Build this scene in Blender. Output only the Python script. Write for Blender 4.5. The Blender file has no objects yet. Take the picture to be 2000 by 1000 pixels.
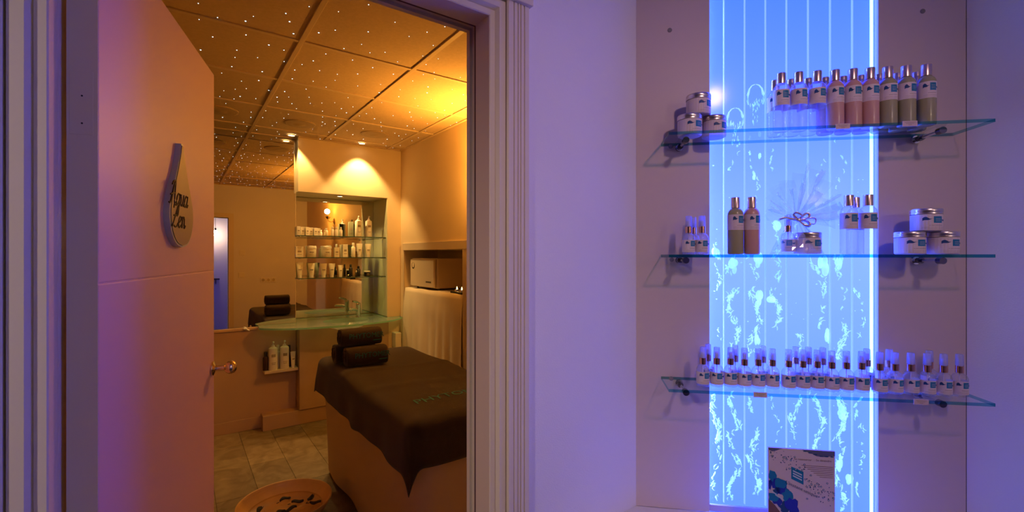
import bpy, bmesh, math, random
from mathutils import Vector, Matrix
random.seed(7)
R = math.radians
C = bpy.context.scene.collection
SC = bpy.context.scene

# ------------------------------------------------------------------ camera, world, exposure
TH = R(35.8)                       # the camera looks 35.8 degrees to the right of +y
CS, SN = math.cos(TH), math.sin(TH)
EYE, FPX = 1.48, 901.0
cam = bpy.data.cameras.new('camera')
cam.sensor_width = 36.0
cam.lens = 36.0 * FPX / 2000.0
cam.clip_start, cam.clip_end = 0.02, 60
co = bpy.data.objects.new('camera', cam); C.objects.link(co)
co.location = (0, 0, EYE); co.rotation_euler = (R(90), 0, -TH)
SC.camera = co
w = bpy.data.worlds.new('world'); SC.world = w; w.use_nodes = True
w.node_tree.nodes['Background'].inputs[0].default_value = (0.3, 0.25, 0.6, 1)
w.node_tree.nodes['Background'].inputs[1].default_value = 0.0
SC.view_settings.view_transform = 'Standard'
SC.view_settings.look = 'None'
SC.view_settings.exposure = 0.0
SC.view_settings.gamma = 1.0
SC.view_settings.use_curve_mapping = False
SC.cycles.use_denoising = True
SC.cycles.max_bounces = 12
SC.cycles.transparent_max_bounces = 24
SC.cycles.transmission_bounces = 10
SC.cycles.caustics_reflective = False
SC.cycles.caustics_refractive = False
SC.cycles.sample_clamp_indirect = 4.0
SC.cycles.blur_glossy = 0.3

AMBER = (1.0, 0.43, 0.06)
WARM = (1.0, 0.60, 0.20)
HALLC = (1.0, 0.62, 0.60)

def lamp(name, kind, loc, power, color, size=0.03, spot=None, blend=0.5, aim=None):
    l = bpy.data.lights.new(name, kind)
    l.energy = power; l.color = color
    if kind in ('POINT', 'SPOT'): l.shadow_soft_size = size
    if kind == 'AREA': l.size = size
    if kind == 'SPOT': l.spot_size = R(spot); l.spot_blend = blend
    o = bpy.data.objects.new(name, l); C.objects.link(o); o.location = loc
    if aim is not None:
        o.rotation_euler = (Vector(aim) - Vector(loc)).to_track_quat('-Z', 'Y').to_euler()
    return o

HALL_LAMP = (0.43, -0.68, 2.47)
lamp('hall_downlight_lamp', 'SPOT', HALL_LAMP, 28.0, HALLC, 0.05, 74, 1.0, (1.08, 0.78, 1.40))
lamp('pendant_lamp', 'POINT', (0.575, -1.75, 1.885), 6.5, (1.0, 0.70, 0.52), 0.02)
lamp('hall_west_fill', 'SPOT', (-1.90, -0.30, 2.47), 85.0, (1.0, 0.78, 0.66), 0.05, 56, 1.0, (-0.30, 0.9, 1.15))  # unseen fill spot, added to warm the left door casing
lamp('wall_washer_lamp', 'SPOT', (1.38, 4.27, 2.505), 44.0, WARM, 0.02, 88, 0.45, (1.38, 4.42, 1.2))
lamp('mirror_edge_lamp', 'SPOT', (0.79, 4.33, 2.505), 32.0, WARM, 0.02, 80, 0.35, (0.84, 4.45, 1.2))
lamp('niche_lamp', 'SPOT', (1.24, 4.58, 2.03), 20.0, WARM, 0.02, 120, 0.6, (1.24, 4.56, 0.9))
lamp('sconce_lamp', 'POINT', (1.70, 2.75, 2.11), 29.0, AMBER, 0.035)
lamp('sconce_uplight', 'SPOT', (1.70, 2.75, 2.06), 36.0, AMBER, 0.03, 150, 0.8, (1.66, 2.75, 2.6))

# ------------------------------------------------------------------ materials
def lin(c):
    return tuple((v / 12.92 if v <= 0.04045 else ((v + 0.055) / 1.055) ** 2.4) for v in [x / 255 for x in c])

MATS = {}
def mat(name, color, rough=0.5, metal=0.0, emit=None, estr=0.0, bump=None, vary=None, coat=0.0, trans=0.0, ior=1.45, sheen=0.0, spec=0.5):
    if name in MATS: return MATS[name]
    m = bpy.data.materials.new(name); m.use_nodes = True
    nt = m.node_tree; b = nt.nodes['Principled BSDF']
    b.inputs['Base Color'].default_value = (*color, 1)
    b.inputs['Roughness'].default_value = rough
    b.inputs['Metallic'].default_value = metal
    b.inputs['Coat Weight'].default_value = coat
    b.inputs['Transmission Weight'].default_value = trans
    b.inputs['IOR'].default_value = ior
    b.inputs['Sheen Weight'].default_value = sheen
    b.inputs['Specular IOR Level'].default_value = spec
    if emit is not None:
        b.inputs['Emission Color'].default_value = (*emit, 1)
        b.inputs['Emission Strength'].default_value = estr
    tc = None
    if bump or vary:
        tc = nt.nodes.new('ShaderNodeTexCoord')
    if vary:            # (scale, amount, detail)
        n = nt.nodes.new('ShaderNodeTexNoise'); n.inputs['Scale'].default_value = vary[0]; n.inputs['Detail'].default_value = vary[2]
        nt.links.new(tc.outputs['Object'], n.inputs['Vector'])
        r = nt.nodes.new('ShaderNodeValToRGB')
        a = vary[1]
        r.color_ramp.elements[0].position = 0.3; r.color_ramp.elements[1].position = 0.7
        r.color_ramp.elements[0].color = (*[c * (1 - a) for c in color], 1)
        r.color_ramp.elements[1].color = (*[min(1, c * (1 + a)) for c in color], 1)
        nt.links.new(n.outputs['Fac'], r.inputs['Fac']); nt.links.new(r.outputs['Color'], b.inputs['Base Color'])
    if bump:            # (scale, strength, distance)
        n = nt.nodes.new('ShaderNodeTexNoise'); n.inputs['Scale'].default_value = bump[0]; n.inputs['Detail'].default_value = 3
        nt.links.new(tc.outputs['Object'], n.inputs['Vector'])
        bp = nt.nodes.new('ShaderNodeBump'); bp.inputs['Strength'].default_value = bump[1]; bp.inputs['Distance'].default_value = bump[2]
        nt.links.new(n.outputs['Fac'], bp.inputs['Height']); nt.links.new(bp.outputs['Normal'], b.inputs['Normal'])
    MATS[name] = m
    return m

def clear(name, tint, gloss_rough=0.03, ior=1.45, white=0.0, wcol=(0.9, 0.95, 1), edge=None):
    """thin clear sheet: straight-through transparency under a Fresnel reflection, with some milky scatter"""
    if name in MATS: return MATS[name]
    m = bpy.data.materials.new(name); m.use_nodes = True
    nt = m.node_tree; nt.nodes.remove(nt.nodes['Principled BSDF']); out = nt.nodes['Material Output']
    tr = nt.nodes.new('ShaderNodeBsdfTransparent'); tr.inputs[0].default_value = (*tint, 1)
    last = tr
    if edge:            # a longer way through the wall where it is seen edge-on
        lw = nt.nodes.new('ShaderNodeLayerWeight'); lw.inputs['Blend'].default_value = 0.28
        mc = nt.nodes.new('ShaderNodeMix'); mc.data_type = 'RGBA'
        mc.inputs[6].default_value = (*tint, 1); mc.inputs[7].default_value = (*edge, 1)
        nt.links.new(lw.outputs['Facing'], mc.inputs[0]); nt.links.new(mc.outputs[2], tr.inputs[0])
    if white > 0:
        df = nt.nodes.new('ShaderNodeBsdfTranslucent'); df.inputs[0].default_value = (*wcol, 1)
        d2 = nt.nodes.new('ShaderNodeBsdfDiffuse'); d2.inputs[0].default_value = (*wcol, 1)
        ad = nt.nodes.new('ShaderNodeMixShader'); ad.inputs[0].default_value = 0.5
        nt.links.new(df.outputs[0], ad.inputs[1]); nt.links.new(d2.outputs[0], ad.inputs[2])
        mx = nt.nodes.new('ShaderNodeMixShader'); mx.inputs[0].default_value = white
        nt.links.new(tr.outputs[0], mx.inputs[1]); nt.links.new(ad.outputs[0], mx.inputs[2]); last = mx
    gl = nt.nodes.new('ShaderNodeBsdfGlossy'); gl.inputs['Roughness'].default_value = gloss_rough
    fr = nt.nodes.new('ShaderNodeFresnel'); fr.inputs['IOR'].default_value = ior
    mx2 = nt.nodes.new('ShaderNodeMixShader')
    ge = nt.nodes.new('ShaderNodeNewGeometry'); iv = nt.nodes.new('ShaderNodeMath'); iv.operation = 'SUBTRACT'; iv.inputs[0].default_value = 1.0
    nt.links.new(ge.outputs['Backfacing'], iv.inputs[1])
    mu = nt.nodes.new('ShaderNodeMath'); mu.operation = 'MULTIPLY'; nt.links.new(fr.outputs[0], mu.inputs[0]); nt.links.new(iv.outputs[0], mu.inputs[1])
    nt.links.new(mu.outputs[0], mx2.inputs[0]); nt.links.new(last.outputs[0], mx2.inputs[1]); nt.links.new(gl.outputs[0], mx2.inputs[2])
    nt.links.new(mx2.outputs[0], out.inputs['Surface'])
    MATS[name] = m
    return m

def milky(name, col, mixw=0.5, glow=None):
    """scattering white stuff: half diffuse, half translucent, any glow standing in for scattered light"""
    m = bpy.data.materials.new(name); m.use_nodes = True
    nt = m.node_tree; nt.nodes.remove(nt.nodes['Principled BSDF']); out = nt.nodes['Material Output']
    a = nt.nodes.new('ShaderNodeBsdfDiffuse'); b = nt.nodes.new('ShaderNodeBsdfTranslucent')
    a.inputs[0].default_value = (*col, 1); b.inputs[0].default_value = (*col, 1)
    mx = nt.nodes.new('ShaderNodeMixShader'); mx.inputs[0].default_value = mixw
    nt.links.new(a.outputs[0], mx.inputs[1]); nt.links.new(b.outputs[0], mx.inputs[2])
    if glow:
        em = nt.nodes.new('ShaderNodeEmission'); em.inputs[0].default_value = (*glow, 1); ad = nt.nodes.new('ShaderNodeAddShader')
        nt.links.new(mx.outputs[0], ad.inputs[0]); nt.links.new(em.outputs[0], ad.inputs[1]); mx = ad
    nt.links.new(mx.outputs[0], out.inputs['Surface'])
    MATS[name] = m
    return m

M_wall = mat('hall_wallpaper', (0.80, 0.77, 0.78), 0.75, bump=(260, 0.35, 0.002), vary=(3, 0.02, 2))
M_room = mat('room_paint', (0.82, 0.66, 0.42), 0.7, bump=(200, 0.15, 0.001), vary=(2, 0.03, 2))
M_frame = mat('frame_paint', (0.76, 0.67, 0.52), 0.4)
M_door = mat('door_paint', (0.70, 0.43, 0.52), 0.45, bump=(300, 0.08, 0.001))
M_board = mat('grey_laminate', (0.62, 0.51, 0.50), 0.45, bump=(350, 0.06, 0.001))
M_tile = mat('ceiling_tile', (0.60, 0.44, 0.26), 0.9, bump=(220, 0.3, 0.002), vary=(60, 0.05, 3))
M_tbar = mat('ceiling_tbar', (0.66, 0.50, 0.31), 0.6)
M_star = mat('star_point', (0.9, 0.95, 1), 0.3, emit=(0.75, 0.95, 1.0), estr=3.8)
M_mirror = mat('mirror_glass', (0.86, 0.80, 0.70), 0.0, 1.0)
M_wood = mat('ledge_wood', (0.55, 0.36, 0.18), 0.45, vary=(12, 0.15, 4))
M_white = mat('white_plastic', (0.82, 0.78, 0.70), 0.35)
M_cream = mat('cream_lacquer', (0.66, 0.54, 0.38), 0.4)
M_vanity = mat('vanity_front', (0.48, 0.33, 0.20), 0.45, vary=(8, 0.05, 3))
M_chrome = mat('chrome', (0.86, 0.86, 0.88), 0.08, 1.0)
M_brass = mat('warm_chrome', (0.85, 0.66, 0.42), 0.12, 1.0)
M_gold = mat('rose_gold_collar', (0.78, 0.42, 0.28), 0.18, 1.0)
M_cap = mat('satin_silver_cap', (0.80, 0.62, 0.56), 0.28, 1.0)
M_lid = mat('silver_lid', (0.74, 0.66, 0.64), 0.28, 1.0)
M_label = mat('label_paper', (0.75, 0.64, 0.68), 0.55)
M_blue = mat('label_blue', lin((16, 118, 172)), 0.5)
M_navy = mat('label_navy', lin((26, 70, 128)), 0.5)
M_line = mat('label_line', (0.42, 0.33, 0.34), 0.6)
M_clear = None
M_clear = clear('clear_bottle', (0.985, 0.985, 0.98), 0.04, 1.45, 0.16, (0.95, 0.92, 0.92), (0.74, 0.74, 0.70))
M_clearcap = clear('clear_overcap', (0.85, 0.87, 0.95), 0.05, 1.4, 0.35, (0.80, 0.80, 0.95), (0.45, 0.45, 0.7))
M_pink = mat('pink_lotion', (0.62, 0.35, 0.31), 0.25, coat=0.3)
M_green = mat('green_lotion', (0.36, 0.34, 0.19), 0.25, coat=0.3)
M_glass = clear('shelf_glass', (0.95, 0.99, 0.99), 0.02, 1.18)
M_edge = clear('shelf_glass_edge', (0.22, 0.62, 0.70), 0.06, 1.25, 0.04, (0.05, 0.25, 0.28))
M_dark = mat('black_plastic', (0.015, 0.013, 0.012), 0.35)
M_steel = mat('brushed_sign', (0.44, 0.49, 0.55), 0.38, 0.3)
M_engr = mat('engraved_letters', (0.035, 0.015, 0.01), 0.6)
M_towel = mat('dark_towel', (0.026, 0.013, 0.009), 0.95, bump=(500, 0.9, 0.004), vary=(30, 0.25, 3), sheen=0.25)
M_teal = mat('teal_embroidery', (0.03, 0.20, 0.24), 0.8)
M_sheet = mat('beige_sheet', (0.62, 0.48, 0.34), 0.85, bump=(40, 0.1, 0.004))
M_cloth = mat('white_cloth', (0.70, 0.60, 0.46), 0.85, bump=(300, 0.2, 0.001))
M_bowl = mat('bamboo_bowl', (0.68, 0.40, 0.12), 0.35, vary=(10, 0.1, 3))
M_leaf = mat('dark_leaf', (0.03, 0.02, 0.015), 0.6)
M_counter = clear('frosted_green_glass', (0.70, 0.88, 0.80), 0.10, 1.45, 0.45, (0.56, 0.74, 0.64))
M_cedge = mat('green_glass_edge', (0.30, 0.72, 0.55), 0.2, trans=0.2)
M_rshelf = clear('niche_shelf_glass', (0.92, 0.96, 0.92), 0.02, 1.12)
M_rsedge = mat('niche_shelf_edge', (0.04, 0.09, 0.07), 0.15)
M_lamp = mat('lamp_glow', (1, 0.8, 0.5), 0.4, emit=(1.0, 0.72, 0.36), estr=9)
M_bulb = mat('bulb_glow', (1, 0.95, 0.9), 0.4, emit=(1.0, 0.95, 0.95), estr=30)
M_flame = mat('candle_flame', (1, 0.7, 0.3), 0.4, emit=(1.0, 0.62, 0.2), estr=10)
M_steelbox = mat('warmer_steel', (0.50, 0.38, 0.25), 0.35, 0.35)
M_wdoor = mat('warmer_door', (0.62, 0.52, 0.38), 0.35)
M_tag = mat('price_tag_card', (0.66, 0.52, 0.58), 0.6)

# striped grey stone-look vinyl for the floor planks
def floor_material():
    m = bpy.data.materials.new('stone_vinyl'); m.use_nodes = True
    nt = m.node_tree; b = nt.nodes['Principled BSDF']
    tc = nt.nodes.new('ShaderNodeTexCoord'); oi = nt.nodes.new('ShaderNodeObjectInfo')
    add = nt.nodes.new('ShaderNodeVectorMath'); add.operation = 'ADD'
    nt.links.new(tc.outputs['Object'], add.inputs[0]); nt.links.new(oi.outputs['Location'], add.inputs[1])
    n1 = nt.nodes.new('ShaderNodeTexNoise'); n1.inputs['Scale'].default_value = 7; n1.inputs['Detail'].default_value = 8; n1.inputs['Distortion'].default_value = 1.6
    nt.links.new(add.outputs[0], n1.inputs['Vector'])
    r = nt.nodes.new('ShaderNodeValToRGB')
    e = r.color_ramp.elements
    e[0].position = 0.25; e[0].color = (0.16, 0.115, 0.06, 1); e[1].position = 0.75; e[1].color = (0.34, 0.26, 0.15, 1)
    nt.links.new(n1.outputs['Fac'], r.inputs['Fac'])
    hsv = nt.nodes.new('ShaderNodeHueSaturation')
    mr = nt.nodes.new('ShaderNodeMapRange'); mr.inputs['To Min'].default_value = 0.8; mr.inputs['To Max'].default_value = 1.2
    nt.links.new(oi.outputs['Random'], mr.inputs['Value']); nt.links.new(mr.outputs[0], hsv.inputs['Value'])
    nt.links.new(r.outputs['Color'], hsv.inputs['Color']); nt.links.new(hsv.outputs[0], b.inputs['Base Color'])
    b.inputs['Roughness'].default_value = 0.42
    bp = nt.nodes.new('ShaderNodeBump'); bp.inputs['Strength'].default_value = 0.25; bp.inputs['Distance'].default_value = 0.004
    nt.links.new(n1.outputs['Fac'], bp.inputs['Height']); nt.links.new(bp.outputs[0], b.inputs['Normal'])
    return m
M_floor = floor_material()

# ------------------------------------------------------------------ geometry helpers
class MB:
    def __init__(self): self.bm = bmesh.new(); self.mi = 0; self.sm = False
    def _f(self, vs):
        try:
            f = self.bm.faces.new(vs); f.material_index = self.mi; f.smooth = self.sm; return f
        except ValueError: return None
    def box(self, x0, x1, y0, y1, z0, z1, bev=0.0):
        tmp = bmesh.new()
        bmesh.ops.create_cube(tmp, size=1)
        for v in tmp.verts:
            v.co = ((x0 + x1) / 2 + v.co.x * (x1 - x0), (y0 + y1) / 2 + v.co.y * (y1 - y0), (z0 + z1) / 2 + v.co.z * (z1 - z0))
        if bev > 0:
            bmesh.ops.bevel(tmp, geom=tmp.edges[:], offset=bev, segments=2, affect='EDGES', profile=0.5)
        self._merge(tmp); return self
    def _merge(self, tmp, mtx=None):
        mp = {}
        for v in tmp.verts: mp[v] = self.bm.verts.new(mtx @ v.co if mtx else v.co)
        for f in tmp.faces: self._f([mp[v] for v in f.verts])
        tmp.free()
    def lathe(self, prof, seg=24, c=(0, 0, 0), cap=True, mtx=None, sx=1, sy=1):
        rings = []
        for r, z in prof:
            ring = []
            for k in range(seg):
                a = 2 * math.pi * k / seg
                p = Vector((r * math.cos(a) * sx, r * math.sin(a) * sy, z))
                p = (mtx @ p) if mtx else p + Vector(c)
                ring.append(self.bm.verts.new(p))
            rings.append(ring)
        for i in range(len(rings) - 1):
            for k in range(seg):
                self._f([rings[i][k], rings[i][(k + 1) % seg], rings[i + 1][(k + 1) % seg], rings[i + 1][k]])
        if cap:
            self._f(rings[0][::-1]); self._f(rings[-1])
        return self
    def cyl(self, p, q, r, seg=12, r2=None):
        p, q = Vector(p), Vector(q); d = q - p
        mtx = Matrix.Translation(p) @ d.to_track_quat('Z', 'Y').to_matrix().to_4x4()
        return self.lathe([(r, 0), (r if r2 is None else r2, d.length)], seg, mtx=mtx)
    def tube(self, pts, rad, seg=6, flat=1.0):
        pts = [Vector(p) for p in pts]; rings = []
        for i, p in enumerate(pts):
            t = (pts[min(i + 1, len(pts) - 1)] - pts[max(i - 1, 0)]).normalized()
            q = t.to_track_quat('Z', 'Y'); r = rad[i] if isinstance(rad, (list, tuple)) else rad
            rings.append([self.bm.verts.new(p + q @ Vector((r * math.cos(2 * math.pi * k / seg), flat * r * math.sin(2 * math.pi * k / seg), 0))) for k in range(seg)])
        for i in range(len(rings) - 1):
            for k in range(seg): self._f([rings[i][k], rings[i][(k + 1) % seg], rings[i + 1][(k + 1) % seg], rings[i + 1][k]])
        self._f(rings[0][::-1]); self._f(rings[-1]); return self
    def prism(self, poly, y0, y1):            # poly in (x, z), extruded along y
        a = [self.bm.verts.new((x, y0, z)) for x, z in poly]; b = [self.bm.verts.new((x, y1, z)) for x, z in poly]
        self._f(a); self._f(b[::-1]); n = len(poly)
        for i in range(n): self._f([a[i], b[i], b[(i + 1) % n], a[(i + 1) % n]])
        return self
    def prismz(self, poly, z0, z1, side=None):           # poly in (x, y), extruded along z
        a = [self.bm.verts.new((x, y, z0)) for x, y in poly]; b = [self.bm.verts.new((x, y, z1)) for x, y in poly]
        self._f(a[::-1]); self._f(b); n = len(poly)
        keep = self.mi
        if side is not None: self.mi = side
        for i in range(n): self._f([a[i], a[(i + 1) % n], b[(i + 1) % n], b[i]])
        self.mi = keep
        return self
    def grid(self, fn, nu, nv):
        g = [[self.bm.verts.new(fn(i / nu, j / nv)) for j in range(nv + 1)] for i in range(nu + 1)]
        for i in range(nu):
            for j in range(nv): self._f([g[i][j], g[i + 1][j], g[i + 1][j + 1], g[i][j + 1]])
        return self
    def sphere(self, c, r, seg=10, rings=7):
        if not isinstance(r, (tuple, list)): r = (r, r, r)
        c = Vector(c); prof = [(math.sin(math.pi * i / rings), -math.cos(math.pi * i / rings)) for i in range(rings + 1)]
        prof[0] = (0.02, -1); prof[-1] = (0.02, 1)
        mtx = Matrix.Translation(c) @ Matrix.Diagonal((*r, 1))
        return self.lathe(prof, seg, mtx=mtx)
    def patch(self, r, a0, a1, z0, z1, n=6):   # strip of a cylinder round z, angle 0 faces -y
        for i in range(n):
            b0 = a0 + (a1 - a0) * i / n; b1 = a0 + (a1 - a0) * (i + 1) / n
            P = lambda a, z: self.bm.verts.new((r * math.sin(a), -r * math.cos(a), z))
            zz0 = z0(i / n) if callable(z0) else z0; zz1 = z0((i + 1) / n) if callable(z0) else z0
            t0 = z1(i / n) if callable(z1) else z1; t1 = z1((i + 1) / n) if callable(z1) else z1
            self._f([P(b0, zz0), P(b1, zz1), P(b1, t1), P(b0, t0)])
        return self
    def build(self, name, mats, parent=None, loc=None, rotz=0, smooth=None, solid=0):
        me = bpy.data.meshes.new(name)
        bmesh.ops.recalc_face_normals(self.bm, faces=self.bm.faces[:]) if not getattr(self, 'keepn', False) else None
        self.bm.to_mesh(me); self.bm.free()
        for m in (mats if isinstance(mats, (list, tuple)) else [mats]): me.materials.append(m)
        if smooth:
            for p in me.polygons: p.use_smooth = True
            try: me.set_sharp_from_angle(angle=R(smooth))
            except Exception: pass
        o = bpy.data.objects.new(name, me); C.objects.link(o)
        if parent: o.parent = parent
        if loc is not None: o.location = loc
        if rotz: o.rotation_euler = (0, 0, rotz)
        if solid:
            md = o.modifiers.new('thickness', 'SOLIDIFY'); md.thickness = solid; md.offset = 0
        return o

def thing(name, label, cat, loc=(0, 0, 0), rotz=0, group=None):
    o = bpy.data.objects.new(name, None); C.objects.link(o); o.empty_display_size = 0.05
    o.location = loc; o.rotation_euler = (0, 0, rotz)
    return tag(o, label, cat, group)
def tag(o, label, cat, group=None):
    o['label'] = label; o['category'] = cat
    if group: o['group'] = group
    return o
def struct(o, label=None):
    o['kind'] = 'structure'
    if label: o['label'] = label
    return o
def dup(root, loc, rotz, label, group=None):
    r = root.copy(); C.objects.link(r); r.location = loc; r.rotation_euler = (0, 0, rotz)
    r['label'] = label
    if group: r['group'] = group
    for ch in list(root.children):
        c = ch.copy(); C.objects.link(c); c.parent = r
        for g in ch.children:
            d = g.copy(); C.objects.link(d); d.parent = c
    return r
ORD = ['first', 'second', 'third', 'fourth', 'fifth', 'sixth', 'seventh', 'eighth', 'ninth', 'tenth', 'eleventh', 'twelfth', 'thirteenth',
       'fourteenth', 'fifteenth', 'sixteenth', 'seventeenth', 'eighteenth', 'nineteenth', 'twentieth']

def text_mesh(body, size, shear=0.0, width=1.0):
    cu = bpy.data.curves.new('lettering', 'FONT'); cu.body = body; cu.size = size; cu.shear = shear
    cu.align_x = 'CENTER'; cu.align_y = 'CENTER'; cu.resolution_u = 2
    o = bpy.data.objects.new('lettering', cu); C.objects.link(o)
    dg = bpy.context.evaluated_depsgraph_get(); dg.update()
    me = bpy.data.meshes.new_from_object(o.evaluated_get(dg))
    bpy.data.objects.remove(o); bpy.data.curves.remove(cu)
    return me
def add_text(mb, body, size, place, shear=0.0):
    """place maps a flat (x, y) of the lettering to a point"""
    me = text_mesh(body, size, shear)
    vs = [mb.bm.verts.new(place(v.co.x, v.co.y)) for v in me.vertices]
    for p in me.polygons: mb._f([vs[i] for i in p.vertices])
    bpy.data.meshes.remove(me)

def ray(px):
    t = (px - 1000) / FPX
    return (t * CS + SN, -t * SN + CS)
CX, CY = 1.105, 0.90                # the corner where the doorway wall meets the diagonal wall
Q = math.sqrt(0.5)
def D(s, n, z=0.0): return (CX + Q * (s - n), CY - Q * (s + n), z)
DROT = R(-45)
def s_at(px, n=0.0):                # distance along the diagonal wall seen under a column of the photograph
    dx, dy = ray(px); k = (CX + CY - 2 * Q * n) / (dx + dy)
    return ((dx * k - CX) - (dy * k - CY)) * Q
def z_at(px, py, n=0.0):
    dx, dy = ray(px); k = (CX + CY - 2 * Q * n) / (dx + dy)
    return EYE + (500 - py) / FPX * k
def x_on(px, y):                    # x where a column meets a plane y = const
    dx, dy = ray(px); return dx / dy * y
def y_on(px, x):
    dx, dy = ray(px); return dy / dx * x

# ------------------------------------------------------------------ SETTING: shell
ZC = 2.53
YD, YR = 0.90, 1.00                 # hall face and room face of the doorway wall
XO0, XO1, ZO = -0.148, 0.585, 2.04  # door opening
b = MB()
b.box(-4.5, XO0 - 0.042, YD, YR, 0, ZC); b.box(XO1 + 0.042, CX + 0.07, YD, YR, 0, ZC); b.box(XO0 - 0.042, XO1 + 0.042, YD, YR, ZO + 0.042, ZC)
b.box(CX + 0.07, 1.9, YR - 0.03, YR, 0, ZC)
struct(b.build('wall_front', M_wall))
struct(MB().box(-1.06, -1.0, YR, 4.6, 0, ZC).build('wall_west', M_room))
# mirror wall, bulkhead with its product niche
b = MB()
b.box(-1.06, 0.85, 4.5, 4.6, 0, ZC)
b.box(0.85, 1.80, 4.40, 4.86, 2.05, ZC)         # bulkhead over the niche
b.box(1.663, 1.80, 4.40, 4.86, 0, 2.05)         # pier beside it
b.box(0.85, 1.663, 4.80, 4.86, 0, 2.05)         # back of the niche
b.box(0.81, 0.85, 4.51, 4.86, 0, ZC)
struct(b.build('wall_north', M_room))
# right wall with the linen niche
b = MB(); XE = 1.80; NY0, NY1, NZ = 3.14, 4.30, 1.535
b.box(XE, XE + 0.4, YR, NY0, 0, ZC); b.box(XE, XE + 0.4, NY1, 4.86, 0, ZC); b.box(XE, XE + 0.4, NY0, NY1, NZ, ZC); b.box(XE + 0.36, XE + 0.4, NY0, NY1, 0, NZ)
struct(b.build('wall_east', M_room))
# hall
XH, YH = D(0.862, 0)[0], D(0.862, 0)[1]
struct(MB().box(XH, XH + 0.08, -2.06, YH, 0, ZC).build('wall_hall_right', M_wall))
struct(MB().box(-4.56, XH + 0.08, -2.06, -2.0, 0, ZC).build('wall_hall_back', M_wall))
struct(MB().box(-4.56, -4.5, -2.0, YD, 0, ZC).build('wall_hall_left', M_wall))
# ceiling
cl = struct(MB().box(-4.56, 2.25, -2.06, 0.95, ZC, ZC + 0.06).box(-1.06, 2.25, 0.95, 4.9, ZC + 0.02, ZC + 0.08).build('ceiling', mat('hall_ceiling', (0.50, 0.46, 0.44), 0.9)))
fl = struct(MB().box(-4.56, 2.25, -2.06, 4.9, -0.06, -0.006).build('floor', mat('floor_base', (0.10, 0.08, 0.06), 0.7)))

# planks
pm = {}
def plank(x0, x1, y0, y1):
    k = (round(x1 - x0, 3), round(y1 - y0, 3))
    if k not in pm:
        b = MB().box(-k[0] / 2 + .0012, k[0] / 2 - .0012, -k[1] / 2 + .0012, k[1] / 2 - .0012, -0.006, 0.0)
        o = b.build('plank', M_floor, fl); pm[k] = o
    else:
        o = pm[k].copy(); C.objects.link(o)
    o.location = ((x0 + x1) / 2, (y0 + y1) / 2, 0)
col = 0; x = -0.952
while x < 1.75:
    y = YR - (0.45 if col % 2 else 0.9) + 0.02
    while y < 4.5:
        y0, y1 = max(y, YR - 0.1), min(y + 0.9, 4.52)
        if y1 - y0 > 0.05: plank(x, min(x + 0.226, 1.8), y0, y1)
        y += 0.9
    x += 0.226; col += 1

# ceiling tiles on their T-bars, with fibre-optic star points
gx = [-1.0, -0.69, -0.10, 0.485, 1.07, 1.655, 1.80]
gy = [1.0, 1.24, 1.84, 2.44, 3.04, 3.64, 4.24, 4.50]
star = None; tm = {}
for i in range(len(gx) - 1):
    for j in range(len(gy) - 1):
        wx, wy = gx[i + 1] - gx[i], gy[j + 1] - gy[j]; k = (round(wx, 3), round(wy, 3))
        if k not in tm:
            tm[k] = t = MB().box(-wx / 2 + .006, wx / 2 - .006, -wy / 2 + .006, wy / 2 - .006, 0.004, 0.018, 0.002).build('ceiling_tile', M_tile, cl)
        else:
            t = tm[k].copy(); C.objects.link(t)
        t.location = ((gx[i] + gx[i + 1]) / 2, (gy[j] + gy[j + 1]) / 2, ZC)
        spots_ = []
        for q in range(max(2, int(round(wx * wy * 48)))):
            cand = [(random.uniform(-.46, .46) * wx, random.uniform(-.46, .46) * wy) for _ in range(5)]
            best = max(cand, key=lambda c: min([math.hypot(c[0] - p[0], c[1] - p[1]) for p in spots_] or [1])); spots_.append(best)
            r = random.choice([0.55, 0.7, 0.7, 0.85, 1.0, 1.35])
            if star is None:
                star = MB().lathe([(0.0026, 0.0), (0.0022, -0.0012), (0.0008, -0.0018)], 6).build('star_point', M_star, t); s_ = star
            else:
                s_ = star.copy(); C.objects.link(s_); s_.parent = t
            s_.location = (best[0], best[1], 0.0042); s_.scale = (r, r, 1)
for xx in gx[1:-1]: MB().box(xx - .012, xx + .012, 1.0, 4.5, ZC - 0.003, ZC + 0.018, .0015).build('ceiling_bar', M_tbar, cl)
for yy in gy[1:-1]:
    for i in range(len(gx) - 1): MB().box(gx[i] + .012, gx[i + 1] - .012, yy - .012, yy + .012, ZC - 0.002, ZC + 0.018, .0015).build('ceiling_bar', M_tbar, cl)
MB().box(-1.0, 1.8, 1.0, 1.02, ZC - .004, ZC + .02).box(1.78, 1.8, 1.02, 4.5, ZC - .004, ZC + .02).box(-1.0, .85, 4.48, 4.5, ZC - .004, ZC + .02).box(.85, 1.78, 4.38, 4.4, ZC - .004, ZC + .02).build('edge_trim', M_tbar, cl)

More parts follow.
